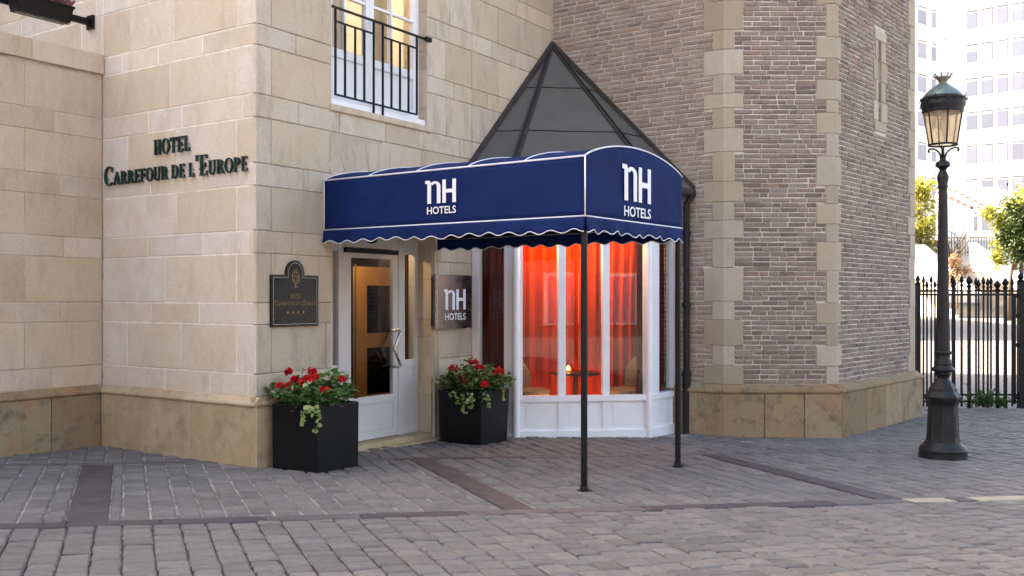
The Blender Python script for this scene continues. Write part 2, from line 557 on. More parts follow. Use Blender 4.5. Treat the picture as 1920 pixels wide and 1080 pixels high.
def frosted():
    m = M("frosted_lantern_glass")
    m.n.remove(m.b)
    tl = m.node("ShaderNodeBsdfTranslucent"); tl.inputs[0].default_value = (0.80, 0.66, 0.46, 1)
    tr = m.node("ShaderNodeBsdfTransparent"); tr.inputs[0].default_value = (0.95, 0.86, 0.70, 1)
    df = m.node("ShaderNodeBsdfDiffuse"); df.inputs[0].default_value = (0.68, 0.56, 0.40, 1)
    a = m.node("ShaderNodeMixShader"); a.inputs[0].default_value = 0.5
    b = m.node("ShaderNodeMixShader")
    m.l.new(m.g(m.noise(5, 3), 0.3, 0.7, 0.45, 0.75), b.inputs[0])
    m.l.new(tl.outputs[0], a.inputs[1]); m.l.new(df.outputs[0], a.inputs[2])
    m.l.new(a.outputs[0], b.inputs[1]); m.l.new(tr.outputs[0], b.inputs[2])
    m.l.new(b.outputs[0], m.out.inputs[0])
    return m.m
FROST = frosted()
def win_far():
    m = M("far_window_glass")
    m.set("Base Color", m.ramp(m.tint(0), [(0.0, (0.25, 0.26, 0.33)), (0.6, (0.34, 0.35, 0.44)), (1.0, (0.45, 0.45, 0.50))]))
    m.set("Roughness", 0.12)
    return m.m
FARGLASS = win_far()

def leaf_mat(name, stops, tr=0.35, trc=None):
    m = M(name)
    c = m.ramp(m.tint(0), stops)
    m.set("Base Color", c)
    m.set("Roughness", 0.5)
    m.set("Specular IOR Level", 0.3)
    t = m.node("ShaderNodeBsdfTranslucent")
    m.l.new(c, t.inputs[0])
    mx = m.node("ShaderNodeMixShader")
    mx.inputs[0].default_value = tr
    m.l.new(m.b.outputs[0], mx.inputs[1]); m.l.new(t.outputs[0], mx.inputs[2])
    m.l.new(mx.outputs[0], m.out.inputs[0])
    return m.m
LEAF = leaf_mat("geranium_leaf", [(0.0, (0.03, 0.075, 0.025)), (0.45, (0.06, 0.15, 0.045)), (0.8, (0.15, 0.27, 0.08)), (1.0, (0.40, 0.48, 0.24))])
IVY = leaf_mat("variegated_ivy_leaf", [(0.0, (0.10, 0.2, 0.05)), (0.5, (0.22, 0.33, 0.09)), (1.0, (0.45, 0.5, 0.22))])
PETAL = leaf_mat("red_petal", [(0.0, (0.30, 0.006, 0.012)), (0.6, (0.62, 0.012, 0.015)), (1.0, (0.75, 0.04, 0.03))], 0.25)
HEATH = leaf_mat("heather_sprig", [(0.0, (0.14, 0.05, 0.07)), (0.5, (0.27, 0.10, 0.13)), (1.0, (0.36, 0.2, 0.18))], 0.2)
YLEAF = leaf_mat("spring_leaf", [(0.0, (0.13, 0.145, 0.025)), (0.5, (0.26, 0.265, 0.045)), (1.0, (0.42, 0.38, 0.09))], 0.45)
GLEAF = leaf_mat("dense_green_leaf", [(0.0, (0.012, 0.026, 0.006)), (0.5, (0.028, 0.05, 0.009)), (1.0, (0.09, 0.11, 0.02))], 0.2)
WEED = leaf_mat("weed_leaf", [(0.0, (0.04, 0.09, 0.03)), (0.6, (0.09, 0.17, 0.05)), (1.0, (0.17, 0.26, 0.10))], 0.3)
DRYL = leaf_mat("dry_leaf", [(0.0, (0.26, 0.15, 0.08)), (1.0, (0.45, 0.30, 0.18))], 0.3)

def lamp_mat(name, c, s):
    m = M(name)
    m.set("Base Color", (0.8, 0.8, 0.8))
    m.set("Emission Color", c)
    m.set("Emission Strength", s)
    return m.m
BULB = lamp_mat("lit_bulb", (1.0, 0.72, 0.42), 8.0)

# ------------------------------------------------------------------ lettering
def ring(cx, cy, rx, ry, tx, ty, a0=0, a1=360, n=18):
    out = []
    for i in range(n):
        q = []
        for a, k in ((a0 + (a1 - a0) * i / n, 0), (a0 + (a1 - a0) * (i + 1) / n, 0), (a0 + (a1 - a0) * (i + 1) / n, 1), (a0 + (a1 - a0) * i / n, 1)):
            r = math.radians(a)
            q.append((cx + (rx - k * tx) * math.cos(r), cy + (ry - k * ty) * math.sin(r)))
        out.append(q)
    return out
def rect(x0, y0, x1, y1):
    return [(x0, y0), (x1, y0), (x1, y1), (x0, y1)]
def stem(x0, x1, lo=True, hi=True):
    o = [rect(x0, 0, x1, 1)]
    if lo: o.append(rect(x0 - .07, 0, x1 + .07, .055))
    if hi: o.append(rect(x0 - .07, .945, x1 + .07, 1))
    return o
TS = 0.145
GL = {
 'H': (.92, stem(.12, .12 + TS) + stem(.63, .63 + TS) + [rect(.26, .44, .64, .55)]),
 'O': (.96, ring(.48, .5, .44, .52, TS, .06, 0, 360, 26)),
 'T': (.80, stem(.32, .32 + TS, True, False) + [rect(.03, .93, .78, 1), rect(.03, .76, .08, .93), rect(.73, .76, .78, .93)]),
 'E': (.74, stem(.12, .12 + TS) + [rect(.29, .93, .66, 1), rect(.29, 0, .68, .07), rect(.29, .47, .55, .54), rect(.62, .80, .66, .93), rect(.64, .07, .68, .22), rect(.52, .39, .55, .62)]),
 'L': (.72, stem(.12, .12 + TS) + [rect(.29, 0, .66, .07), rect(.61, .07, .66, .25)]),
 'C': (.88, ring(.5, .5, .45, .52, TS, .06, 48, 318, 22) + [rect(.76, .68, .81, .95)]),
 'A': (.94, [[(.08, 0), (.16, 0), (.49, 1), (.42, 1)], [(.66, 0), (.86, 0), (.52, 1), (.40, 1)], rect(.22, .29, .68, .36), rect(0, 0, .26, .05), rect(.58, 0, .95, .05)]),
 'R': (.90, stem(.12, .12 + TS) + ring(.36, .74, .36, .26, TS, .07, -90, 90, 12) + [rect(.29, .93, .38, 1), rect(.29, .48, .38, .55), [(.40, .50), (.56, .50), (.88, 0), (.68, 0)], rect(.64, 0, .96, .05)]),
 'F': (.70, stem(.12, .12 + TS) + [rect(.29, .93, .66, 1), rect(.29, .47, .54, .54), rect(.62, .78, .66, .93), rect(.51, .38, .54, .63)]),
 'U': (.90, [rect(.12, .32, .12 + TS, 1), rect(.70, .32, .77, 1), rect(.04, .945, .37, 1), rect(.62, .945, .86, 1)] + ring(.445, .34, .325, .36, .1, .09, 180, 360, 14)),
 'D': (.94, stem(.12, .12 + TS) + ring(.40, .5, .46, .5, TS, .07, -90, 90, 16) + [rect(.29, .93, .42, 1), rect(.29, 0, .42, .07)]),
 'P': (.80, stem(.12, .12 + TS) + ring(.36, .72, .36, .28, TS, .07, -90, 90, 12) + [rect(.29, .93, .38, 1), rect(.29, .44, .38, .51)]),
 "'": (.30, [[(.10, .72), (.16, .72), (.26, 1.02), (.08, 1.02)]]),
}
def put_glyph(mb, polys, place, x, y, kx, ky, t0, t1):
    """place(x, y, t) -> point"""
    for i, q in enumerate(polys):
        d = 0.0004 * (i % 7)
        n = len(q)
        pts = [place(x + a * kx, y + b * ky, t0) for a, b in q] + [place(x + a * kx, y + b * ky, t1 + d) for a, b in q]
        fs = [tuple(range(n, 2 * n)), tuple(range(n))[::-1]] + [(k, (k + 1) % n, n + (k + 1) % n, n + k) for k in range(n)]
        mb.add(pts, fs)
def serif_line(text, place, x0, x1, y, h, t0, t1, caps=1.0):
    """small caps: a leading ^ marks a large capital. returns a list of one MB per letter"""
    items, w, i = [], 0.0, 0
    while i < len(text):
        k = 1.0
        if text[i] == '^':
            k = caps; i += 1
        ch = text[i]; i += 1
        if ch == ' ':
            w += 0.38; continue
        adv, polys = GL[ch]
        items.append((w, k, polys)); w += adv * k + 0.07
    sx = (x1 - x0) / w
    out = []
    for (wx, k, polys) in items:
        mb = MB()
        put_glyph(mb, polys, place, x0 + wx * sx, y, sx * k, h * k, t0, t1)
        out.append(mb)
    return out
def text_polys(s, size=1.0, offset=0.0):
    cu = bpy.data.curves.new("t", 'FONT')
    cu.body = s
    cu.size = size
    cu.offset = offset
    cu.resolution_u = 4
    ob = bpy.data.objects.new("t", cu)
    col.objects.link(ob)
    dg = bpy.context.evaluated_depsgraph_get()
    me = bpy.data.meshes.new_from_object(ob.evaluated_get(dg))
    vs = [v.co.copy() for v in me.vertices]
    fs = [tuple(p.vertices) for p in me.polygons]
    bpy.data.objects.remove(ob)
    bpy.data.curves.remove(cu)
    bpy.data.meshes.remove(me)
    return vs, fs
HOT_V, HOT_F = text_polys("HOTELS", 1.0, 0.014)
hx0, hx1 = min(v.x for v in HOT_V), max(v.x for v in HOT_V)
hy0, hy1 = min(v.y for v in HOT_V), max(v.y for v in HOT_V)
def arch_n():
    """the slab 'n' with a flag and the tall 'H'"""
    o = [rect(.07, 0, .19, .84), [(0, .87), (.12, .87), (.12, 1.0), (0, 1.0)], [(.07, .84), (.19, .80), (.15, 1.0), (.07, 1.0)]]
    o += ring(.315, .72, .185, .24, .115, .10, 0, 150, 12)
    o += [rect(.385, 0, .50, .72)]
    o += [rect(.565, 0, .675, 1.0), rect(.89, 0, 1.0, 1.0), rect(.675, .43, .89, .585)]
    return o
def nh_logo(place, x0, x1, zb0, zb1, zt0, zt1, t, mat, parent):
    """logo letters in [x0,x1]x[zb0,zb1] and the word below in [zt0,zt1]"""
    mb = MB()
    put_glyph(mb, arch_n(), place, x0, zb0, x1 - x0, zb1 - zb0, t, t + 0.003)
    build(mb, "logo_letters", mat, parent)
    mb = MB()
    w0 = x0 + (x1 - x0) * 0.06
    pts = []
    for v in HOT_V:
        pts.append(place(w0 + (v.x - hx0) / (hx1 - hx0) * (x1 - w0), zt0 + (v.y - hy0) / (hy1 - hy0) * (zt1 - zt0), t + 0.003))
    mb.add(pts, HOT_F)
    build(mb, "logo_word", mat, parent, recalc=False)

# ================================================================== ground and paving
C_DIR = Vector((math.cos(math.radians(13.0)), math.sin(math.radians(13.0))))
R_DIR = Vector((-math.sin(math.radians(20.5)), math.cos(math.radians(20.5))))
PO = Vector((-2.41, 9.69))
def lat(a, b):
    return PO + C_DIR * a + R_DIR * b
def to_lat(p):
    d = p - PO
    det = C_DIR.x * R_DIR.y - C_DIR.y * R_DIR.x
    return ((d.x * R_DIR.y - d.y * R_DIR.x) / det, (C_DIR.x * d.y - C_DIR.y * d.x) / det)
def ground_px(px, py):
    d = 10.0
    for _ in range(30):
        x = (px - 960) / FPX * d
        d = (EYE - gz(x, d)) * FPX / (py - HY)
    return Vector(((px - 960) / FPX * d, d))

xs = [-400, -150, -60, -25, -14] + [-10 + 0.75 * i for i in range(32)] + [15, 18, 22, 30, 45, 80, 160, 400]
ys = [-150, -60, -25, -10, 0] + [3 + 0.75 * i for i in range(26)] + [23, 25, 28, 31, 34, 37, 40, 43, 46, 50, 60, 80, 130, 400, 900]
PAV_X0, PAV_X1, PAV_Y0, PAV_Y1 = -10.0, 13.2, 3.0, 16.5
mb = MB()
vsl, fsl = [], []
for y in ys:
    for x in xs:
        z = gz(x, y)
        if -10.5 < x < 13.0 and 2.5 < y < 16.6:
            z -= 0.06
        vsl.append((x, y, z))
nx = len(xs)
for j in range(len(ys) - 1):
    for i in range(nx - 1):
        fsl.append((j * nx + i, j * nx + i + 1, (j + 1) * nx + i + 1, (j + 1) * nx + i))
mb.add(vsl, fsl)
build(mb, "ground", PLAZA, kind="structure", base=(0, 0, 0), recalc=False, label="cobbled plaza and street ground running to the far buildings")
# bands: in lattice coordinates
def L(px, py):
    return to_lat(ground_px(px, py))
bandA = L(800, 965)[1]          # cross band in front
DET = C_DIR.x * R_DIR.y - C_DIR.y * R_DIR.x
JB0 = bandA + (C_DIR.x * PO.y - C_DIR.y * PO.x) / DET
JOINT = joint_mat()
# jointing bed of the hand-laid pavement
mb = MB()
vsl, fsl = [], []
px_ = [PAV_X0 + (PAV_X1 - PAV_X0) * i / 48 for i in range(49)]
py_ = [PAV_Y0 + (PAV_Y1 - PAV_Y0) * i / 30 for i in range(31)]
for y in py_:
    for x in px_:
        vsl.append((x, y, gz(x, y) - (0.009 if to_lat(Vector((x, y)))[1] > bandA else 0.018)))
for j in range(30):
    for i in range(48):
        fsl.append((j * 49 + i, j * 49 + i + 1, (j + 1) * 49 + i + 1, (j + 1) * 49 + i))
mb.add(vsl, fsl)
pav = build(mb, "pavement", JOINT, kind="structure", base=(0, 8, 0), recalc=False, label="grey sett pavement with dark stone bands before the hotel")

bandD = L(1000, 857)[1]         # cross band along the entrance
colB = L(172, 930)[0]
colC = L(890, 912)[0]
colE = L(1470, 887)[0]
BW = 0.085
def in_band(a, b):
    if abs(b - bandA) < BW + 0.02: return True
    if abs(b - bandD) < BW * 0.8 + 0.02: return True
    if bandA < b < bandD:
        for c, w in ((colB, 0.14), (colC, 0.12), (colE, 0.11)):
            if abs(a - c) < w + 0.02: return True
    return False
def side(fr, p):
    return (p - fr.o).dot(fr.n)
B0 = Vector((-0.497, 12.75)); B1 = Vector((0.05, 12.45)); B2 = Vector((1.69, 12.68)); B3 = Vector((2.12, 13.32))
def solid(p):
    if side(END, p) < -0.03 and side(FAC, p) < -0.03: return True
    if side(LOW, p) < 0.0 and side(END, p) > -0.2 : return True
    if side(FAC, p) < -0.25 and side(END, p) < 0: return True
    if side(TWL, p) < -0.03 and side(TWF, p) < -0.03 and side(TWR, p) < -0.03: return True
    if p.y > 12.5 and p.x > -0.5 and p.x < 2.2: 
        if (p - B1).dot(Vector((0.139, -0.99))) < -0.05: return True
    return False
def sett_geo(mb, a0, a1, b0, b1, g=0.0065, h=None, bev=0.012, jit=0.006):
    gb = g * 0.5
    if h is None and b0 > bandA: g, bev, gb = 0.009, 0.013, 0.0055
    elif h is None: g, gb = 0.0045, 0.0085
    dz = R.uniform(-0.005, 0.005) if h is None else h
    j = lambda: R.uniform(-jit, jit)
    bt, sh, tp = [], [], []
    for (a, b, da, db) in ((a0, b0, 1, 1), (a1, b0, -1, 1), (a1, b1, -1, -1), (a0, b1, 1, -1)):
        aa, bb = a + da * g + j(), b + db * gb + j()
        p = lat(aa, bb); z = gz(p.x, p.y) + dz
        q = lat(aa + da * bev, bb + db * bev)
        bt.append((p.x, p.y, z - 0.05)); sh.append((p.x, p.y, z - 0.006)); tp.append((q.x, q.y, z + 0.005 + j() * 0.55))
    fs = [(8, 9, 10, 11)]
    for i in range(4):
        k = (i + 1) % 4
        fs += [(4 + i, 4 + k, 8 + k, 8 + i), (i, k, 4 + k, 4 + i)]
    mb.add(bt + sh + tp, fs)
def cut_rects(rc):
    hs = [(-99, 99, bandA - BW, bandA + BW), (-99, 99, bandD - BW * .8, bandD + BW * .8)]
    hs += [(c - w, c + w, bandA, bandD) for c, w in ((colB, .14), (colC, .12), (colE, .11))]
    out = [rc]
    for (h0, h1, g0, g1) in hs:
        nw = []
        for (s0, s1, z0, z1) in out:
            if s1 <= h0 or s0 >= h1 or z1 <= g0 or z0 >= g1:
                nw.append((s0, s1, z0, z1)); continue
            if s0 < h0: nw.append((s0, h0, z0, z1))
            if s1 > h1: nw.append((h1, s1, z0, z1))
            m0, m1 = max(s0, h0), min(s1, h1)
            if z0 < g0: nw.append((m0, m1, z0, g0))
            if z1 > g1: nw.append((m0, m1, g1, z1))
        out = nw
    return [q for q in out if q[1] - q[0] > 0.04 and q[3] - q[2] > 0.04]
cells = []
a = -9.0
while a < 13.5:
    w = R.uniform(0.165, 0.19)
    b = -7.0 + R.uniform(0, 0.2)
    while b < 8.2:
        ln = R.uniform(0.135, 0.225)
        p = lat(a + w / 2, b + ln / 2)
        vis = 4.6 < p.y < 16.35 and abs(p.x) < 0.5 * p.y + 1.3 and p.x < 13.0
        if vis and not solid(p):
            for (aa0, aa1, bb0, bb1) in cut_rects((a, a + w, b, b + ln)):
                cells.append((aa0, aa1, bb0, bb1, lat((aa0 + aa1) / 2, (bb0 + bb1) / 2)))
        b += ln
    a += w
def screen(p):
    return 960 + FPX * p.x / p.y, HY + FPX * (EYE - gz(p.x, p.y)) / p.y
order = sorted(cells, key=lambda c: (0 if (-20 < screen(c[4])[0] < 1940 and screen(c[4])[1] < 1095) else 1, c[4].y))
for i, c in enumerate(order[:300]):
    mb = MB().tint()
    sett_geo(mb, *c[:4])
    build(mb, "sett", SETT, pav, recalc=False)
mb = MB()
for c in order[300:]:
    mb.tint()
    sett_geo(mb, *c[:4])
build(mb, "sett_field", SETT, pav, recalc=False, kind="stuff")
def slab(a0, a1, b0, b1, mat):
    p = lat((a0 + a1) / 2, (b0 + b1) / 2)
    if solid(p) or not (4.6 < p.y < 16.3 and abs(p.x) < 0.5 * p.y + 1.5):
        return
    mb = MB().tint()
    sett_geo(mb, a0, a1, b0, b1, 0.003, 0.001, 0.006, 0.002)
    build(mb, "slab", mat, pav, recalc=False)
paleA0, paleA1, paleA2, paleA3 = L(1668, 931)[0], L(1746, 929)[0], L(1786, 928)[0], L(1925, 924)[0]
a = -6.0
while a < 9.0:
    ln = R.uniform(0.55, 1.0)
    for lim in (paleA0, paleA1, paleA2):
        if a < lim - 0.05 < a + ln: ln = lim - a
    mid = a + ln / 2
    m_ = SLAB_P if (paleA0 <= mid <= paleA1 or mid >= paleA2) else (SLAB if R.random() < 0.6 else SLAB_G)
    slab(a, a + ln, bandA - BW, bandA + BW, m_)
    ln2 = R.uniform(0.5, 0.9)
    a += ln
a = -6.0
while a < 9.0:
    ln = R.uniform(0.5, 0.9)
    slab(a, a + ln, bandD - BW * 0.8, bandD + BW * 0.8, SLAB if -0.3 < a - colC < 1.0 else SLAB_G)
    a += ln
for c, w, mt in ((colB, 0.14, SLAB), (colC, 0.12, SLAB), (colE, 0.11, SLAB)):
    b = bandA + BW + 0.004
    n = 3
    st = (bandD - BW * 0.8 - 0.004 - b) / n
    for i in range(n):
        slab(c - w, c + w, b + i * st, b + (i + 1) * st, mt)

# ================================================================== hotel building
hotel = empty("hotel_building", (Cw.x, Cw.y, 0), label="beige sandstone hotel with entrance door, upper window and glazed corner bay", category="building")
ZS = [0.66, 0.877, 1.344, 1.55, 2.02, 2.237, 2.66, 2.875, 3.307, 3.53, 3.99, 4.19, 4.65, 4.87, 5.33, 5.55, 6.0, 6.22]
HTOP = 14.0
def sub_rects(r, holes):
    out = [r]
    for (h0, h1, g0, g1) in holes:
        nw = []
        for (s0, s1, z0, z1) in out:
            if s1 <= h0 or s0 >= h1 or z1 <= g0 or z0 >= g1:
                nw.append((s0, s1, z0, z1)); continue
            if s0 < h0: nw.append((s0, h0, z0, z1))
            if s1 > h1: nw.append((h1, s1, z0, z1))
            m0, m1 = max(s0, h0), min(s1, h1)
            if z0 < g0: nw.append((m0, m1, z0, g0))
            if z1 > g1: nw.append((m0, m1, g1, z1))
        out = nw
    return [q for q in out if q[1] - q[0] > 0.03 and q[3] - q[2] > 0.03]
def ashlar(fr, s0, s1, zs, holes, parent, mat, first=(0.2, 0.55), gap=0.003, lens=((0.72, 1.12), (0.55, 0.95)), bev=0.004, name="stone", zmax=99):
    for k in range(len(zs) - 1):
        z0, z1 = zs[k], zs[k + 1]
        tall = z1 - z0 > 0.3
        s = s0
        ln = first[0] if tall else first[1] + R.uniform(-0.1, 0.1)
        while s < s1 - 0.02:
            e = s + ln
            if s1 - e < 0.22: e = s1
            for (a0, a1, b0, b1) in sub_rects((s, e, z0, z1), holes):
                mb = MB().tint()
                mb.piece(fr, a0 + gap, a1 - gap, b0 + gap, b1 - gap, -0.03, R.uniform(-0.002, 0.002), bev * R.uniform(0.8, 2.2), 0.0026)
                build(mb, name, mat, parent, recalc=False)
            s = e
            ln = R.uniform(*lens[0]) if tall else R.uniform(*lens[1])
# openings in the facade
DS0, DS1, DZ1 = FAC.s_at(622), 2.785, 2.42
WS0, WS1, WZ0, WZ1 = FAC.s_at(622), 2.69, 3.595, 5.85
JS = FAC.s_at(1035)
holes = [(DS0, DS1, -1, DZ1), (WS0, WS1, WZ0, WZ1)]
FLEN = JS + 0.4
mb = MB()
for (s0, s1, z0, z1) in sub_rects((0.06, FLEN, -0.5, 6.22), holes):
    mb.box(FAC, s0, s1, -0.35, -0.010, z0, z1)
fwall = build(mb, "facade_wall", MORTAR_D, hotel)
# arch ring over the door; the coursed stones are cut back behind it
def solve_circ(s0, z0, sc, zc):
    h = zc - z0; c = sc - s0
    return (c * c + h * h) / (2 * h)
ARS0, ARS1, ARZ0, ARZ1 = 0.98, 2.82, 2.96, 3.275
arc_c = (ARS0 + ARS1) / 2
arc_r = solve_circ(ARS0, ARZ0, arc_c, ARZ1)
ashlar(FAC, 0.0, 3.61, ZS, holes, fwall, STONE)
ashlar(FAC, 3.614, FLEN - 0.4, [z for z in ZS if z >= 2.6], holes, fwall, STONE, first=(0.6, 0.4))
half = math.asin((arc_c - ARS0) / arc_r)
NV = 9
for i in range(NV):
    q0 = -half + 2 * half * i / NV + 0.002
    q1 = -half + 2 * half * (i + 1) / NV - 0.002
    zc = ARZ1 - arc_r
    pts_b, pts_f = [], []
    ring_pts = []
    for (q, r) in ((q0, arc_r - 0.30), ((q0 + q1) / 2, arc_r - 0.30), (q1, arc_r - 0.30), (q1, arc_r), ((q0 + q1) / 2, arc_r), (q0, arc_r)):
        ring_pts.append((arc_c + r * math.sin(q), zc + r * math.cos(q)))
    mb = MB().tint(R.uniform(0.45, 0.6), R.uniform(0.4, 0.6), 0.5)
    bk = [FAC.p(s, -0.02, z) for s, z in ring_pts]
    ft = [FAC.p(s, 0.004, z) for s, z in ring_pts]
    mb.add(bk + ft, [(6, 7, 8, 9, 10, 11)] + [(k, (k + 1) % 6, 6 + (k + 1) % 6, 6 + k) for k in range(6)])
    build(mb, "voussoir", STONE, fwall)
# reveals of the door and window openings (stone jamb blocks)
def jambs(s, inward, z0, z1, depth):
    z = z0
    k = 0
    while z < z1 - 0.02:
        h = min((0.46 if k % 2 else 0.21), z1 - z)
        mb = MB().tint()
        if inward > 0:
            mb.box(FAC, s - 0.02, s + 0.006, -depth, -0.012, z + 0.003, z + h - 0.003)
        else:
            mb.box(FAC, s - 0.006, s + 0.02, -depth, -0.012, z + 0.003, z + h - 0.003)
        build(mb, "jamb_stone", STONE, fwall)
        z += h; k += 1
jambs(DS0, 1, -0.2, DZ1, 0.34); jambs(DS1, -1, -0.2, DZ1, 0.34)
jambs(WS0, 1, WZ0, WZ1, 0.34); jambs(WS1, -1, WZ0, WZ1, 0.34)
# roll moulding on the right door pier
mb = MB().tint(0.3, 0.4, 0.5)
mb.tube([FAC.p(DS1 + 0.035, 0.0, -0.2), FAC.p(DS1 + 0.035, 0.0, 2.5)], 0.022, 10)
mb.tube([FAC.p(DS1 + 0.11, 0.0, -0.2), FAC.p(DS1 + 0.11, 0.0, 2.5)], 0.013, 8)
build(mb, "pier_moulding", STONE, fwall, smooth=40)
# window sill stone
mb = MB().tint()
mb.piece(FAC, WS0 - 0.03, WS1 + 0.06, WZ0 - 0.075, WZ0 - 0.004, -0.3, 0.03, 0.008)
build(mb, "sill_stone", STONE, fwall, recalc=False)
# door step
mb = MB().tint()
mb.box(FAC, DS0 + 0.008, DS1 - 0.008, -0.5, -0.02, -0.3, 0.02)
mb.box(FAC, DS0 - 0.05, DS1 + 0.05, -0.018, 0.10, -0.3, -0.038)
build(mb, "door_step", PLINTH, fwall)
# plinth of the facade
def plinth(fr, s0, s1, z1, zt, out, parent, mat, lens, ext0=0.0, ext1=0.0):
    s = s0 - ext0
    end = s1 + ext1
    first = True
    while s < end - 0.02:
        e = min(end, s + R.uniform(*lens) + (ext0 if first else 0))
        if end - e < 0.25: e = end
        first = False
        mb = MB().tint()
        mb.piece(fr, s + 0.003, e - 0.003, -0.5, z1 - 0.003, -0.02, out + R.uniform(-0.002, 0.002), 0.008, 0.002)
        build(mb, "plinth_stone", mat, parent, recalc=False)
        s = e
    s = s0 - ext0
    while s < end - 0.02:
        e = min(end, s + R.uniform(1.2, 1.9))
        if end - e < 0.4: e = end
        # moulded weathering course
        h = zt - z1
        prof = [(-0.02, z1), (out + 0.012, z1), (out + 0.018, z1 + h * 0.18), (out + 0.012, z1 + h * 0.36), (out * 0.75, z1 + h * 0.5), (out * 0.3, z1 + h * 0.8), (-0.001, zt), (-0.02, zt)]
        mb = MB().tint()
        n = len(prof)
        mb.add([fr.p(s + 0.002, t, z) for t, z in prof] + [fr.p(e - 0.002, t, z) for t, z in prof],
               [(k, (k + 1) % n, n + (k + 1) % n, n + k) for k in range(n)] + [tuple(range(n)), tuple(range(n, 2 * n))])
        build(mb, "plinth_moulding", mat, parent)
        s = e
plinth(FAC, 0.0, DS0 - 0.07, 0.575, 0.662, 0.05, fwall, PLINTH, (0.7, 0.95), ext0=0.05)
# end wall
mb = MB()
mb.box(END, 0.05, 9.0, -0.35, -0.0035, -0.5, 6.22)
ewall = build(mb, "end_wall", MORTAR_L, hotel)
ashlar(END, 0.0, 2.484, ZS, [], ewall, STONE_END, first=(0.28, 0.10), gap=0.004)
ashlar(END, 2.49, 8.0, [z for z in ZS if z > 3.9], [], ewall, STONE_END, first=(0.4, 0.2), gap=0.004)
plinth(END, 0.0, 2.484, 0.575, 0.662, 0.05, ewall, PLINTH, (0.8, 0.95), ext0=0.05)
# plain upper storeys, back walls and roof slab
mb = MB()
mb.box(FAC, 0.04, FLEN, -0.35, 0.0, 6.225, HTOP)
mb.box(END, 0.05, 9.0, -0.36, -0.001, 6.225, HTOP)
build(mb, "upper_storey_wall", UP_STONE, hotel)
mb = MB()
pl = [END.p(0.02, -0.02, 0), FAC.p(FLEN, -0.02, 0), FAC.p(FLEN, -9, 0), END.p(9.0, -8, 0), END.p(9.0, -0.02, 0)]
nn = len(pl)
mb.add([(q.x, q.y, HTOP + 0.002) for q in pl] + [(q.x, q.y, HTOP + 0.3) for q in pl],
       [tuple(range(nn)), tuple(range(nn, 2 * nn))] + [(k, (k + 1) % nn, nn + (k + 1) % nn, nn + k) for k in range(nn)])
build(mb, "roof_slab", ROOFD, hotel)
mb = MB()
mb.box(F(pl[2].to_2d(), (pl[3] - pl[2]).to_2d().normalized()), 0, (pl[3] - pl[2]).length, -0.2, 0.0, -0.5, HTOP)
mb.box(F(pl[3].to_2d(), (pl[4] - pl[3]).to_2d().normalized()), 0, (pl[4] - pl[3]).length, -0.2, 0.0, -0.5, HTOP)
mb.box(F(pl[1].to_2d(), (pl[2] - pl[1]).to_2d().normalized()), 0, (pl[2] - pl[1]).length, -0.2, 0.0, 6.3, HTOP)
build(mb, "rear_wall", UP_STONE, hotel)

# ---------------------------------------------------------------- upper french window
win = empty("french_window", FAC.p(WS0, -0.2, WZ0), hotel)
WT = -0.12
def fb(parent, name, mat, s0, s1, z0, z1, t0, t1, fr=FAC, tint=None):
    mb = MB().tint()
    mb.box(fr, s0, s1, t0, t1, z0, z1)
    return build(mb, name, mat, parent)
fb(win, "window_board", WHITE, WS0 + 0.008, WS1 - 0.008, WZ0, WZ0 + 0.065, WT - 0.08, WT + 0.09)
fb(win, "frame_jamb", WHITE, WS0 + 0.007, WS0 + 0.06, WZ0 + 0.066, WZ1, WT - 0.06, WT)
fb(win, "frame_jamb", WHITE, WS1 - 0.06, WS1 - 0.007, WZ0 + 0.066, WZ1, WT - 0.06, WT)
wm = FAC.s_at(692, WT)
for (l0, l1, mun) in ((WS0 + 0.062, wm - 0.003, FAC.s_at(646, WT)), (wm + 0.003, WS1 - 0.062, FAC.s_at(734, WT))):
    b0 = WZ0 + 0.075
    fb(win, "stile", WHITE, l0, l0 + 0.065, b0, WZ1, WT - 0.05, WT + 0.012)
    fb(win, "stile", WHITE, l1 - 0.065, l1, b0, WZ1, WT - 0.05, WT + 0.012)
    fb(win, "kick_panel", WHITE, l0 + 0.066, l1 - 0.066, b0 + 0.09, 4.13, WT - 0.04, WT - 0.02)
    fb(win, "bottom_rail", WHITE, l0 + 0.066, l1 - 0.066, b0, b0 + 0.089, WT - 0.05, WT + 0.008)
    fb(win, "lock_rail", WHITE, l0 + 0.066, l1 - 0.066, 4.131, 4.22, WT - 0.05, WT + 0.008)
    fb(win, "muntin", WHITE, mun - 0.014, mun + 0.014, 4.221, WZ1, WT - 0.04, WT + 0.004)
    for zz in (4.80, 5.37):
        fb(win, "muntin", WHITE, l0 + 0.066, mun - 0.0145, zz - 0.014, zz + 0.014, WT - 0.04, WT + 0.003)
        fb(win, "muntin", WHITE, mun + 0.0145, l1 - 0.066, zz - 0.014, zz + 0.014, WT - 0.04, WT + 0.003)
    fb(win, "pane", GLASS, l0 + 0.06, l1 - 0.06, 4.215, WZ1, WT - 0.030, WT - 0.025)
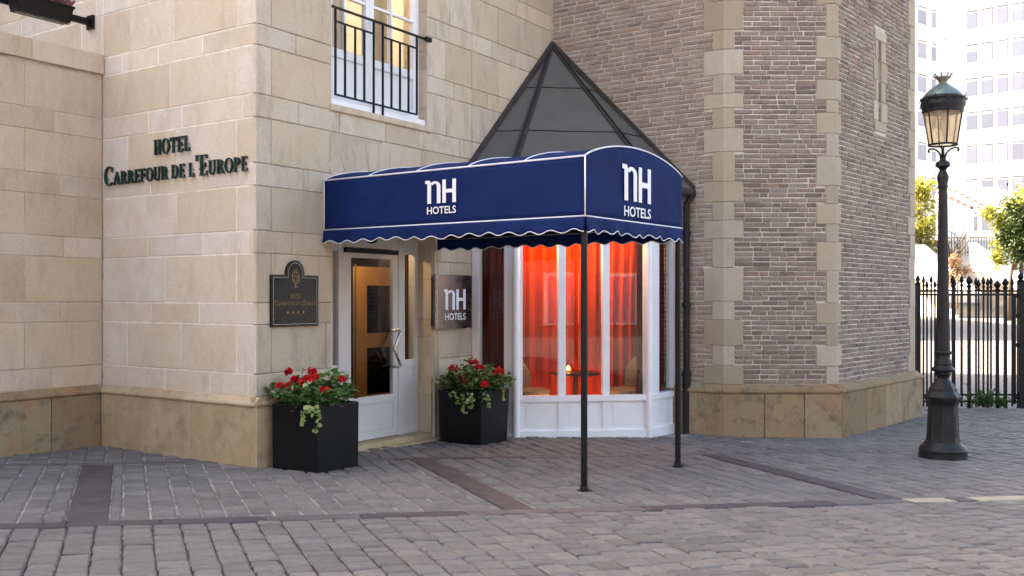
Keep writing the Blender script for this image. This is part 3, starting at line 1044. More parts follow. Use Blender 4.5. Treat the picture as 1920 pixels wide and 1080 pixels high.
# its iron guard
guard = empty("window_guard", FAC.p(WS0, 0.02, 3.66), hotel)
GT = -0.02
def bar(parent, name, mat, p0, p1, r=0.011, n=6):
    mb = MB().tint(); mb.tube([p0, p1], r, n)
    return build(mb, name, mat, parent, smooth=True)
GB = [629, 647, 666, 683, 700.7, 717.8, 734, 750, 766, 781.5]
gs = [FAC.s_at(q, GT) for q in GB]
fb(guard, "top_rail", IRON, WS0 + 0.0, WS1 + 0.0, 4.595, 4.617, GT - 0.012, GT + 0.012)
fb(guard, "wall_anchor", IRON, WS1 - 0.05, WS1 + 0.05, 4.575, 4.625, 0.0, 0.03)
fb(guard, "mid_rail", IRON, gs[0], gs[4], 4.455, 4.473, GT - 0.008, GT + 0.008)
fb(guard, "mid_rail", IRON, gs[5], gs[9], 4.455, 4.473, GT - 0.008, GT + 0.008)
fb(guard, "bottom_rail", IRON, gs[0], gs[9], 3.695, 3.713, GT - 0.010, GT + 0.010)
for i, s in enumerate(gs):
    lo, hi = 3.70, 4.46
    if i in (0, 4, 5, 9): hi = 4.60
    if i in (4, 5): lo = 3.56
    fb(guard, "bar", IRON, s - 0.0095, s + 0.0095, lo, hi, GT - 0.0095, GT + 0.0095)

# ---------------------------------------------------------------- rooms behind the glass
def room(name, fr, s0, s1, t0, t1, z0, z1, mat, holes_front=None):
    mb = MB()
    mb.box(fr, s0 - 0.1, s1 + 0.1, t0 - 0.1, t0, z0 - 0.1, z1 + 0.1)
    mb.box(fr, s0 - 0.1, s0, t0, t1, z0 - 0.1, z1 + 0.1)
    mb.box(fr, s1, s1 + 0.1, t0, t1, z0 - 0.1, z1 + 0.1)
    mb.box(fr, s0, s1, t0, t1, z0 - 0.1, z0)
    mb.box(fr, s0, s1, t0, t1, z1, z1 + 0.1)
    return build(mb, name, mat, hotel)
room("upper_room", FAC, 0.75, 3.9, -2.6, -0.36, 3.58, 6.1, CREAMWALL)
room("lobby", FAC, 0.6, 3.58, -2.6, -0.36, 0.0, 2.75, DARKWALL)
def curtain(name, mat, pts, z0, z1, amp, wl, parent, ph=0.0, pinch=None, n_z=10, **kw):
    P = [Vector(p) for p in pts]
    d = P[1] - P[0]; ln = d.length; d.normalize()
    nrm = Vector((d.y, -d.x))
    n = max(8, int(ln / wl * 9))
    mb = MB()
    vsx, fsx = [], []
    for k in range(n_z + 1):
        z = z0 + (z1 - z0) * k / n_z
        for i in range(n + 1):
            u = i / n
            s = u * ln
            if pinch:
                s = pinch(u, k / n_z) * ln
            w = amp * (math.sin(2 * math.pi * u * ln / wl + ph + 0.7 * math.sin(3.1 * u * ln)) + 0.35 * math.sin(5.3 * math.pi * u * ln / wl + k * 0.08))
            q = P[0] + d * s + nrm * w
            vsx.append((q.x, q.y, z))
    for k in range(n_z):
        for i in range(n):
            fsx.append((k * (n + 1) + i, k * (n + 1) + i + 1, (k + 1) * (n + 1) + i + 1, (k + 1) * (n + 1) + i))
    mb.add(vsx, fsx)
    o = build(mb, name, mat, parent, smooth=True, recalc=False, **kw)
    md = o.modifiers.new("thickness", 'SOLIDIFY'); md.thickness = 0.006
    return o
q = lambda s, t: FAC.p(s, t, 0).to_2d()
curtain("window_curtain", CREAMCURT, (q(1.0, -0.30), q(1.62, -0.34)), 3.62, 6.0, 0.02, 0.13, None,
        label="cream curtain lit warm behind the left leaf of the upper window", category="curtain")
curtain("window_curtain", CREAMCURT, (q(2.02, -0.34), q(2.34, -0.30)), 3.62, 6.0, 0.02, 0.12, None,
        label="narrow cream curtain behind the right leaf of the upper window", category="curtain")
def lampfix(name, loc, power, colr, label, drop=0.18, rad=0.06):
    root = empty(name, (loc[0], loc[1], loc[2]), label=label, category="lamp")
    mb = MB(); mb.tube([(loc[0], loc[1], loc[2] + 0.05), (loc[0], loc[1], loc[2] + drop)], 0.008, 6)
    mb.lathe(loc, [(0.03, loc[2] + 0.09), (0.07, loc[2] + 0.02), (0.068, loc[2] + 0.02), (0.028, loc[2] + 0.085)], 16, False)
    build(mb, "shade", IRON, root, smooth=40)
    mb = MB(); mb.lathe(loc, [(0.005, loc[2] - 0.03), (0.028, loc[2] - 0.015), (0.034, loc[2] + 0.01), (0.02, loc[2] + 0.05)], 12)
    build(mb, "bulb", BULB, root, smooth=True)
    ld = bpy.data.lights.new(name + "_light", 'POINT')
    ld.energy = power; ld.color = colr; ld.shadow_soft_size = rad
    lo = bpy.data.objects.new("lamp_light", ld)
    col.objects.link(lo)
    lo.parent = root
    lo.location = (0, 0, -0.10)
    return root
pl_ = FAC.p(2.3, -1.4, 5.80)
lampfix("pendant_lamp", pl_, 17, (1.0, 0.95, 0.88), "pendant lamp glowing inside the upper window room", drop=0.32)
pl_ = FAC.p(2.2, -0.75, 2.45)
lampfix("pendant_lamp", pl_, 5, (1.0, 0.74, 0.48), "pendant lamp inside the lobby behind the entrance door", drop=0.32)

# ---------------------------------------------------------------- entrance door
door = empty("entrance_door", FAC.p(DS0, -0.2, 0.02), hotel)
DT = -0.20
xs_ = lambda px, t=DT: FAC.s_at(px, t)
dl0, dl1 = xs_(641.5), xs_(745.5)
zb, zh = 0.024, DZ1 - 0.005
fb(door, "frame_jamb", GREYW, DS0 + 0.008, xs_(623.5), zb, zh, DT - 0.06, DT)
fb(door, "frame_post", GREYW, xs_(633.5), dl0 - 0.004, zb, zh, DT - 0.07, DT + 0.012)
fb(door, "frame_post", GREYW, dl1 + 0.004, xs_(757.5), zb, zh, DT - 0.07, DT + 0.012)
fb(door, "frame_jamb", GREYW, xs_(777.5), DS1 - 0.008, zb, zh, DT - 0.06, DT)
fb(door, "frame_head", GREYW, dl0 - 0.003, dl1 + 0.003, 2.15, zh, DT - 0.06, DT + 0.006)
for (g0, g1) in ((xs_(623.5) + 0.001, xs_(633.5) - 0.001), (xs_(757.5) + 0.001, xs_(777.5) - 0.001)):
    fb(door, "sidelight_rail", GREYW, g0, g1, 2.10, zh, DT - 0.05, DT - 0.004)
    fb(door, "sidelight_rail", GREYW, g0, g1, 0.78, 0.88, DT - 0.05, DT - 0.004)
    fb(door, "sidelight_rail", GREYW, g0, g1, zb, 0.13, DT - 0.05, DT - 0.004)
    fb(door, "sidelight_panel", GREYW, g0, g1, 0.131, 0.779, DT - 0.045, DT - 0.022)
    fb(door, "sidelight_pane", GLASS, g0, g1, 0.88, 2.10, DT - 0.030, DT - 0.024)
# leaf
gl0, gl1 = xs_(657.5), xs_(737)
fb(door, "stile", GREYW, dl0, gl0, 0.03, 2.14, DT - 0.045, DT + 0.004)
fb(door, "stile", GREYW, gl1, dl1, 0.03, 2.14, DT - 0.045, DT + 0.004)
fb(door, "top_rail", GREYW, gl0 + 0.0005, gl1 - 0.0005, 2.035, 2.14, DT - 0.044, DT + 0.003)
fb(door, "lock_rail", GREYW, gl0 + 0.0005, gl1 - 0.0005, 0.42, 0.505, DT - 0.044, DT + 0.003)
fb(door, "bottom_rail", GREYW, gl0 + 0.0005, gl1 - 0.0005, 0.03, 0.12, DT - 0.044, DT + 0.003)
fb(door, "panel", GREYW, gl0 + 0.0005, gl1 - 0.0005, 0.121, 0.419, DT - 0.038, DT - 0.010)
fb(door, "pane", GLASS, gl0, gl1, 0.50, 2.04, DT - 0.026, DT - 0.020)
fb(door, "door_closer", IRON, xs_(650, DT + 0.05), xs_(747, DT + 0.05), 2.085, 2.135, DT + 0.006, DT + 0.055)
# angular pull handle
def handle(px_top, t, nm, mat):
    sa, sb = FAC.s_at(px_top, t), FAC.s_at(px_top - 12, t)
    mb = MB()
    z_t, z_m, z_b = 1.22, 1.02, 0.82
    mb.tube([FAC.p(sa - 0.05, DT + 0.004, z_t), FAC.p(sa - 0.02, t, z_t + 0.015), FAC.p(sa, t, z_t - 0.01), FAC.p(sb, t, z_m), FAC.p(sa, t, z_b + 0.01), FAC.p(sa - 0.02, t, z_b - 0.01), FAC.p(sa - 0.05, DT + 0.004, z_b)], 0.015, 8)
    build(mb, nm, mat, door, smooth=50)
handle(751, DT + 0.09, "handle", STEELD)
mb = MB()
sa, sb = FAC.s_at(728, DT - 0.10), FAC.s_at(716, DT - 0.10)
mb.tube([FAC.p(gl1, DT - 0.03, 1.22), FAC.p(sa, DT - 0.10, 1.22), FAC.p(sb, DT - 0.10, 1.02), FAC.p(sa, DT - 0.10, 0.82), FAC.p(gl1, DT - 0.03, 0.82)], 0.015, 8)
build(mb, "inner_handle", IRON, door, smooth=50)
# inner wooden lobby door
ID = -1.05
inner = empty("lobby_door", FAC.p(FAC.s_at(670, ID), ID, 0), label="orange wooden inner door with dark panes behind the entrance door glass", category="door")
i0, i1 = FAC.s_at(668, ID), FAC.s_at(668, ID) + 0.86
m0, m1 = i0 + 0.20, i1 - 0.17
fb(inner, "stile", WOOD, i0, m0, 0.0, 1.98, ID - 0.05, ID)
fb(inner, "stile", WOOD, m1, i1, 0.0, 1.98, ID - 0.05, ID)
for (z0, z1) in ((0.0, 0.40), (0.98, 1.16), (1.75, 1.98)):
    fb(inner, "rail", WOOD, m0 + 0.0005, m1 - 0.0005, z0, z1, ID - 0.049, ID - 0.001)
fb(inner, "pane", DARKGLASS, m0, m1, 0.39, 1.76, ID - 0.03, ID - 0.024)
fb(inner, "edge_strip", GOLD, i0 - 0.012, i0 - 0.001, 0.0, 2.0, ID - 0.02, ID + 0.004)

# ---------------------------------------------------------------- corner bay window
bay = empty("bay_window", (B1.x, B1.y, 0), hotel)
BZ0, SILL0, SILL1, BTOP = -0.3, 0.335, 0.405, 2.96
bl = F(B0, B1 - B0); bf = F(B1, B2 - B1); br = F(B2, B3 - B2)
def bay_side(fr, ln, edges, first_post, last_post):
    """edges: list of pane (s0, s1)"""
    fb(bay, "base_rail", WHITE, 0.0, ln, BZ0, -0.02, -0.10, 0.020, fr)
    fb(bay, "sill", WHITE, 0.0, ln, SILL0, SILL1, -0.10, 0.018, fr)
    fb(bay, "head", WHITE, 0.0, ln, 2.62, BTOP, -0.10, 0.006, fr)
    cuts = [0.0] + [v for e in edges for v in e] + [ln]
    for i in range(0, len(cuts), 2):
        fb(bay, "mullion", WHITE, cuts[i], cuts[i + 1], SILL1 + 0.0005, 2.6195, -0.09, 0.0, fr)
        fb(bay, "lower_post", WHITE, cuts[i], cuts[i + 1], -0.0195, SILL0 - 0.0005, -0.09, 0.0, fr)
    for (s0, s1) in edges:
        fb(bay, "panel", WHITE, s0 - 0.002, s1 + 0.002, -0.021, SILL0 + 0.001, -0.07, -0.022, fr)
        fb(bay, "panel_field", WHITE, s0 + 0.045, s1 - 0.045, 0.035, SILL0 - 0.05, -0.03, -0.014, fr)
        fb(bay, "pane", GLASS, s0 - 0.002, s1 + 0.002, SILL1 - 0.002, 2.622, -0.05, -0.044, fr)
lf = (B2 - B1).length
bay_side(bl, (B1 - B0).length, [(bl.s_at(897), bl.s_at(945))], 0, 0)
bay_side(bf, lf, [(bf.s_at(980), bf.s_at(1047)), (bf.s_at(1061), bf.s_at(1130)), (bf.s_at(1143), bf.s_at(1210))], 0, 0)
bay_side(br, (B3 - B2).length, [(br.s_at(1236), br.s_at(1261))], 0, 0)
for p in (B1, B2):
    mb = MB().tint(); mb.lathe((p.x, p.y), [(0.045, BZ0 + 0.02), (0.045, BTOP - 0.02)], 10)
    build(mb, "corner_post", WHITE, bay, smooth=40)
Jp = FAC.p(JS, 0, 0).to_2d()
mb = MB()
pg = [B0, B1, B2, B3, Jp]
mb.add([(p.x, p.y, -0.035) for p in pg] + [(p.x, p.y, -0.3) for p in pg], [(0, 1, 2, 3, 4), (9, 8, 7, 6, 5)] + [(k, (k + 1) % 5, 5 + (k + 1) % 5, 5 + k) for k in range(5)])
build(mb, "floor", DARKWALL, bay)
mb = MB()
mb.add([(p.x, p.y, 2.75) for p in pg] + [(p.x, p.y, 2.80) for p in pg], [(0, 1, 2, 3, 4), (9, 8, 7, 6, 5)] + [(k, (k + 1) % 5, 5 + (k + 1) % 5, 5 + k) for k in range(5)])
build(mb, "ceiling", CREAMWALL, bay)
# curtains, table and chairs inside
curtain("red_curtain", REDCURT, ((-0.10, 13.28), (1.14, 13.40)), -0.02, 2.74, 0.06, 0.16, None,
        label="long red curtain drawn across the left and middle panes of the bay", category="curtain")
curtain("red_curtain", REDCURT, ((1.04, 13.26), (1.86, 13.40)), -0.02, 2.74, 0.06, 0.14, None, ph=1.0, pinch=lambda u, k: u * (0.62 + 0.38 * k) + 0.32 * (1 - k) * (1 - k) * u,
        label="gathered red curtain leaning right behind the right pane of the bay", category="curtain")
def chair(x, y, rot, label):
    root = empty("wicker_chair", (x, y, -0.03), label=label, category="chair", group="wicker chairs inside the bay")
    cr, sr = math.cos(rot), math.sin(rot)
    T = lambda a, b, z: (x + a * cr - b * sr, y + a * sr + b * cr, z)
    mb = MB()
    vsx, fsx = [], []
    for k in range(7):
        v = k / 6
        for i in range(13):
            u = -1 + 2 * i / 12
            ang = u * 1.25
            hgt = 0.42 + v * (0.42 * math.sqrt(max(0, 1 - (u * 0.93) ** 2)) + 0.05)
            rr = 0.25 + 0.04 * v
            vsx.append(T(rr * math.sin(ang), rr * math.cos(ang) * 0.9, hgt))
    for k in range(6):
        for i in range(12):
            fsx.append((k * 13 + i, k * 13 + i + 1, (k + 1) * 13 + i + 1, (k + 1) * 13 + i))
    mb.add(vsx, fsx)
    o = build(mb, "backrest", WICKER, root, smooth=True, recalc=False)
    md = o.modifiers.new("thickness", 'SOLIDIFY'); md.thickness = 0.025
    mb = MB(); mb.lathe((x, y), [(0.24, 0.38), (0.26, 0.40), (0.26, 0.44), (0.2, 0.46)], 18)
    build(mb, "seat", WICKER, root, smooth=40)
    for a in (-0.17, 0.17):
        for b in (-0.17, 0.17):
            mb = MB(); mb.tube([T(a, b, 0.39), T(a * 1.1, b * 1.1, -0.036)], [0.02, 0.014], 6)
            build(mb, "leg", DARKWOOD, root, smooth=True)
chair(0.22, 12.92, math.radians(70), "wicker armchair behind the left pane of the bay")
chair(1.42, 13.02, math.radians(-75), "wicker armchair behind the right pane of the bay")
tb = empty("cafe_table", (0.80, 12.95, -0.035), label="small dark table between the two wicker chairs in the bay", category="table")
mb = MB(); mb.lathe((0.80, 12.95), [(0.30, 0.63), (0.31, 0.645), (0.31, 0.66), (0.30, 0.665)], 24); build(mb, "tabletop", DARKWOOD, tb, smooth=40)
mb = MB(); mb.lathe((0.80, 12.95), [(0.2, -0.035), (0.19, -0.01), (0.03, 0.02), (0.03, 0.63)], 16); build(mb, "pedestal", DARKWOOD, tb, smooth=40)
cd = empty("candle_holder", (0.70, 12.84, 0.665), label="small lit candle glass on the dark table in the bay", category="candle")
mb = MB(); mb.lathe((0.70, 12.84), [(0.03, 0.664), (0.036, 0.68), (0.034, 0.735), (0.031, 0.735), (0.031, 0.685)], 14); build(mb, "glass_cup", FROST, cd, smooth=40)
mb = MB(); mb.lathe((0.70, 12.84), [(0.003, 0.70), (0.012, 0.72), (0.004, 0.752)], 8); build(mb, "flame", BULB, cd, smooth=True)
VELVET = simple("maroon_velvet", (0.13, 0.012, 0.012), 0.8, var=0.3, scale=4, sc=(6, 6, 0.5), spec=0.1)
curtain("maroon_curtain", VELVET, (bl.p(0.02, -0.22, 0).to_2d(), bl.p(0.60, -0.20, 0).to_2d()), -0.02, 2.74, 0.022, 0.11, None,
        label="dark maroon curtain close behind the narrow left side pane of the bay", category="curtain")
curtain("maroon_curtain", VELVET, (br.p(-0.02, -0.17, 0).to_2d(), br.p(0.76, -0.17, 0).to_2d()), -0.02, 2.74, 0.016, 0.11, None,
        label="dark maroon curtain close behind the narrow right side pane of the bay", category="curtain")
for lx_, ly_, pw_, nm_ in ((0.30, 12.70, 7.5, "left"), (0.88, 12.78, 7, "middle"), (1.45, 12.86, 3.2, "right")):
    lampfix("pendant_lamp", (lx_, ly_, 2.50), pw_, (1.0, 0.56, 0.28), nm_ + " pendant lamp of three shining on the red curtains in the bay", drop=0.26)

for ux_, uy_, nm_ in ((0.42, 12.66, "left"), (1.05, 12.75, "right")):  # unseen lamps added to even out the light on the lower curtains
    up_ = empty("added_curtain_uplight", (ux_, uy_, -0.035), label=nm_ + " added uplight hidden behind the white bay panels, brightening the red curtains", category="lamp")
    mb = MB(); mb.lathe((ux_, uy_), [(0.05, -0.036), (0.05, 0.03), (0.04, 0.05), (0.034, 0.05), (0.034, 0.02)], 14); build(mb, "housing", IRON, up_, smooth=40)
    mb = MB(); mb.lathe((ux_, uy_), [(0.03, 0.022), (0.03, 0.034)], 12); build(mb, "lens", BULB, up_)
    ld = bpy.data.lights.new("uplight", 'POINT'); ld.energy = 1.5; ld.color = (1.0, 0.56, 0.28); ld.shadow_soft_size = 0.03
    lo = bpy.data.objects.new("uplight_light", ld); col.objects.link(lo); lo.parent = up_; lo.location = (0, 0, 0.14)

# ---------------------------------------------------------------- bay roof
broof = empty("bay_roof", (Jp.x, Jp.y, 2.97), hotel)
APEX = Vector((Jp.x, Jp.y, 5.12))
OH = 0.10
cen = Vector((0.9, 13.3))
def outp(p, k=OH):
    d = (p - cen); d.normalize()
    return p + d * k
E0 = FAC.p(FAC.s_at(885) - 0.32, 0.004, 0).to_2d()
E1, E2 = outp(B1, 0.14), outp(B2, 0.14)
E3 = TWL.p(TWL.s_at(1300), 0.004, 0).to_2d()
EZ = 2.985
ev = [Vector((e.x, e.y, EZ)) for e in (E0, E1, E2, E3)]
def roof_panel(a, b, k0, k1):
    """strip of the face apex-a-b between height fractions k0..k1 (0 at eave)"""
    mb = MB().tint()
    p = [a.lerp(APEX, k0), b.lerp(APEX, k0), b.lerp(APEX, k1), a.lerp(APEX, k1)]
    nrm = (b - a).cross(APEX - a).normalized()
    if nrm.z < 0: nrm = -nrm
    g = 0.0
    lift = 0.004
    mb.add([q - nrm * 0.03 for q in p] + [p[0] + nrm * 0.010, p[1] + nrm * 0.010, p[2] + nrm * lift, p[3] + nrm * lift],
           [(0, 1, 2, 3), (4, 5, 6, 7), (0, 1, 5, 4), (1, 2, 6, 5), (2, 3, 7, 6), (3, 0, 4, 7)])
    build(mb, "zinc_panel", ZINC, broof)
    if k0 > 0.01:
        mb = MB(); mb.tube([p[0] + nrm * 0.010, p[0].lerp(p[1], 0.5) + nrm * 0.012 + Vector((0, 0, -0.008)), p[1] + nrm * 0.010], 0.007, 5); build(mb, "seam", PIPE, broof, smooth=True)
for (a, b) in ((ev[0], ev[1]), (ev[1], ev[2]), (ev[2], ev[3])):
    ks = [0.0, 0.28, 0.545, 0.80, 0.985]
    ks = [0.0, 0.02, 0.33, 0.655, 0.985]
    ks = [0.0, 0.345, 0.665, 0.985]
    for i in range(len(ks) - 1):
        roof_panel(a, b, ks[i], ks[i + 1] - 0.002)
def strip(name, a, b, w0, w1, nrm, h, mat, side=None):
    d = (b - a).normalized()
    sd = side if side else d.cross(nrm).normalized()
    mb = MB().tint()
    q = [a - sd * w0, a + sd * w0, b + sd * w1, b - sd * w1]
    mb.hexa([v - nrm * 0.01 for v in q] + [v + nrm * h for v in q])
    build(mb, name, mat, broof)
for e in (ev[1], ev[2]):
    nr = Vector((e.x - Jp.x, e.y - Jp.y, 0)).normalized() * 0.7 + Vector((0, 0, 0.7))
    strip("hip_rib", e, APEX, 0.05, 0.03, nr, 0.022, LEAD)
    strip("hip_dark_strip", e + nr * 0.03, APEX + nr * 0.03, 0.009, 0.006, nr, 0.008, PIPE)  # thin dark strip laid along each hip rib
# lead flashings along the two walls
def flash(e, wall_n, name):
    a = e; b = APEX + Vector((0, 0, 0.03))
    d = (b - a).normalized()
    inw = wall_n
    up = d.cross(inw).normalized()
    if up.z < 0: up = -up
    mb = MB().tint()
    q = []
    for (pt) in (a, b):
        q.append([pt + inw * 0.002 - up * 0.10, pt + inw * 0.045 - up * 0.10, pt + inw * 0.045 + up * 0.05, pt + inw * 0.002 + up * 0.05])
    mb.hexa([q[0][0], q[0][1], q[0][2], q[0][3], q[1][0], q[1][1], q[1][2], q[1][3]])
    build(mb, name, LEAD, broof)
flash(ev[0], Vector((N.x, N.y, 0)), "flashing")
flash(ev[3], Vector((TWL.n.x, TWL.n.y, 0)), "flashing")
# eave gutter
for (a, b) in ((ev[0], ev[1]), (ev[1], ev[2]), (ev[2], ev[3])):
    mb = MB(); mb.tube([a + Vector((0, 0, -0.04)), b + Vector((0, 0, -0.04))], 0.045, 8)
    build(mb, "gutter", LEAD, broof, smooth=40)
# downpipe in the corner of bay and tower
dp = empty("downpipe", (E3.x, E3.y, -0.2), hotel)
dq = TWL.p(TWL.s_at(1287, 0.07), 0.07, 0).to_2d()
mb = MB(); mb.tube([(E3.x, E3.y - 0.02, 2.93), (dq.x, dq.y, 2.80), (dq.x, dq.y, 0.62)], 0.04, 12); build(mb, "pipe", PIPE, dp, smooth=40)
mb = MB(); mb.tube([(dq.x, dq.y, 0.66), (dq.x, dq.y, -0.3)], 0.052, 12); build(mb, "boot_pipe", PIPE, dp, smooth=40)
for zz in (0.60, 1.48, 2.4):
    mb = MB(); mb.lathe(dq, [(0.056, zz), (0.06, zz + 0.02), (0.056, zz + 0.05)], 14); build(mb, "bracket", PIPE, dp, smooth=40)

# ================================================================== brick tower
tower = empty("brick_tower", (T1.x, T1.y, 0), label="old polygonal brick tower with pale stone quoins and arrow-slit window", category="tower")
TW3 = 3.07
T3 = TWR.p(TW3, 0, 0).to_2d()
TWB = F(T3, (-0.2, 0.98), (0.98, 0.2))
PZ0, PZ1 = 0.405, 0.507
def zpx(y, d=12.94):
    return EYE + (HY - y) / FPX * d
QL = [0, 55, 92, 139, 175, 202, 240, 284, 340, 378, 413, 447, 502, 565, 600, 648, 685, 721]
QR = [7, 69, 109, 149, 187, 211, 250, 293, 348, 382, 420, 454, 508, 568, 607, 649, 687, 721]
def quoins(ys, big_first, extra):
    out = []
    big = big_first
    for i in range(len(ys) - 1):
        out.append((zpx(ys[i + 1]), zpx(ys[i]), big)); big = not big
    z = zpx(ys[0]); big = not big_first
    while z < 6.4:
        h = R.uniform(0.24, 0.38)
        out.append((z, z + h, big)); z += h; big = not big
    return out
q1 = quoins(QL, True, 0)
q2 = quoins(QR, False, 0)
q3 = quoins([0, 60, 100, 150, 190, 230, 270, 330, 380, 420, 470, 520, 580, 620, 680, 721], True, 0)
q1 = [(max(z0, PZ1), z1, b) for z0, z1, b in q1]; q2 = [(max(z0, PZ1), z1, b) for z0, z1, b in q2]; q3 = [(max(z0, PZ1), z1, b) for z0, z1, b in q3]
def width_at(qs, z, wb, ws):
    for z0, z1, b in qs:
        if z0 <= z < z1: return wb if b else ws
    return ws
qwL = (0.265, 0.145); qwF1 = (0.25, 0.14); qwF2 = (0.24, 0.12); qwR = (0.175, 0.09); qwR3 = (0.30, 0.22)
twl_len = (Jp - T1).length + 0.05
mb = MB(); mb.box(TWL, 0.02, twl_len + 0.3, -0.3, -0.012, -0.5, 6.5); tl_w = build(mb, "left_wall", MORTAR_B, tower)
mb = MB(); mb.box(TWF, 0.0, 1.414, -0.3, -0.012, -0.5, 6.5); tf_w = build(mb, "front_wall", MORTAR_B, tower)
SLS0, SLS1 = TWR.s_at(1642), TWR.s_at(1660)
SLZ0, SLZ1 = TWR.z_at(1650, 228), TWR.z_at(1650, 77)
mb = MB()
so0, so1 = TWR.s_at(1646.5), TWR.s_at(1652.5)
for (s0, s1, z0, z1) in sub_rects((0.02, TW3, -0.5, 6.5), [(so0, so1, SLZ0, SLZ1)]):
    mb.box(TWR, s0, s1, -0.3, -0.012, z0, z1)
tr_w = build(mb, "right_wall", MORTAR_B, tower)
mb = MB()
mb.box(TWL, 0.0, twl_len + 0.3, -0.3, 0.0, 6.505, HTOP + 2); mb.box(TWF, 0.0, 1.414, -0.3, 0.0, 6.505, HTOP + 2); mb.box(TWR, 0.0, TW3, -0.3, 0.0, 6.505, HTOP + 2)
mb.box(TWB, 0.0, 4.0, -0.3, 0.0, -0.5, HTOP + 2)
build(mb, "upper_wall", UP_BRICK, tower)
q_ = [T1, T2, T3, TWB.p(4, 0, 0).to_2d(), Jp + Vector((0.5, 4.5)), Jp]
mb = MB(); k_ = len(q_)
mb.add([(p.x, p.y, HTOP + 2.002) for p in q_] + [(p.x, p.y, HTOP + 2.4) for p in q_], [tuple(range(k_)), tuple(range(k_, 2 * k_))] + [(i, (i + 1) % k_, k_ + (i + 1) % k_, k_ + i) for i in range(k_)])
build(mb, "roof_slab", ROOFD, tower)
mb = MB(); mb.box(F(q_[3], q_[4] - q_[3]), 0, (q_[4] - q_[3]).length, -0.2, 0, -0.5, HTOP + 2); build(mb, "rear_wall", UP_BRICK, tower)
PIT = 0.0617
def bricks(fr, s_lo, s_hi, z_hi, holes=()):
    out = []
    z = PZ1 + 0.012
    row = 0
    while z < z_hi:
        zc = z + 0.024
        a, b = s_lo(zc), s_hi(zc)
        s = a + 0.008
        head = row % 2 == 0
        first = R.random() < 0.5
        while s < b - 0.03:
            ln = R.uniform(0.19, 0.225) if R.random() < 0.72 else R.uniform(0.085, 0.12)
            if first: ln = R.uniform(0.07, 0.13); first = False
            e = min(s + ln, b - 0.008)
            if b - e < 0.05: e = b - 0.008
            ok = True
            for (h0, h1, g0, g1) in holes:
                if e > h0 and s < h1 and z + 0.05 > g0 and z < g1:
                    if s < h0 - 0.03: e = h0 - 0.006
                    elif e > h1 + 0.03: s = h1 + 0.006
                    else: ok = False
            if ok and e - s > 0.025:
                out.append((s, e, z + R.uniform(-0.003, 0.002), z + 0.047 + R.uniform(-0.003, 0.003)))
            s = e + R.uniform(0.010, 0.016)
        z += PIT
        row += 1
    return out
def lay(fr, lst, parent, n_single, key=None):
    if key: lst = sorted(lst, key=key)
    bv = lambda mb, c: mb.tint(R.random(), R.uniform(0.75, 1.0) if fr is TWL else R.uniform(0, 0.4), 0.5).piece(fr, c[0], c[1], c[2], c[3], -0.03, R.uniform(-0.005, 0.004), 0.006, 0.004)  # left-face bricks tanner, and lightened in colour where daylight falls short
    for c in lst[:n_single]:
        mb = MB(); bv(mb, c); build(mb, "brick", BRICK, parent, recalc=False)
    if lst[n_single:]:
        mb = MB()
        for c in lst[n_single:]: bv(mb, c)
        build(mb, "brick_field", BRICK, parent, recalc=False, kind="stuff")
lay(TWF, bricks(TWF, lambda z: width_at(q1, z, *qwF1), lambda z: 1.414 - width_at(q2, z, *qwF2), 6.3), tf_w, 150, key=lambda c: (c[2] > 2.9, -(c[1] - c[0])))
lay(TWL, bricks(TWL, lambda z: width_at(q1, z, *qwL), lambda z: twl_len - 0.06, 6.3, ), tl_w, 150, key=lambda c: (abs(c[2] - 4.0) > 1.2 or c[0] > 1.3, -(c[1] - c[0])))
slit_hole = (SLS0 - 0.02, SLS1 + 0.02, SLZ0 - 0.15, SLZ1 + 0.16)
lay(TWR, bricks(TWR, lambda z: width_at(q2, z, *qwR), lambda z: TW3 - width_at(q3, z, *qwR3), 6.3, [slit_hole]), tr_w, 0)
def quoin_set(qs, fa, la, wa, fb_, lb, wb, parent):
    """fa side runs from its s=la edge inward by wa; fb side from s=lb by wb"""
    for z0, z1, big in qs:
        if z1 - z0 < 0.03: continue
        mb = MB().tint()
        i = 0 if big else 1
        t = R.uniform(0.003, 0.007)
        if fa: mb.piece(fa, *(sorted((la, la + wa[i]))), z0 + 0.003, z1 - 0.003, -0.03, t, 0.004, 0.002)
        if fb_: mb.piece(fb_, *(sorted((lb, lb + wb[i]))), z0 + 0.003, z1 - 0.003, -0.03, t, 0.004, 0.002)
        build(mb, "quoin_stone", QUOIN, parent, recalc=False)
quoin_set(q1, TWL, -0.002, qwL, TWF, -0.002, qwF1, tf_w)
quoin_set(q2, TWF, 1.416, (-qwF2[0], -qwF2[1]), TWR, -0.002, qwR, tf_w)
quoin_set(q3, TWR, TW3 + 0.002, (-qwR3[0], -qwR3[1]), None, 0, None, tr_w)
plinth(TWL, 0.0, 1.1, PZ0, PZ1 + 0.002, 0.09, tl_w, TPLINTH, (0.5, 0.62), ext0=0.028)
plinth(TWF, 0.0, 1.414, PZ0, PZ1 + 0.002, 0.09, tf_w, TPLINTH, (0.48, 0.5), ext0=0.028, ext1=0.042)
plinth(TWR, 0.0, TW3, PZ0, PZ1 + 0.002, 0.09, tr_w, TPLINTH, (0.6, 0.9), ext0=0.042, ext1=0.09)
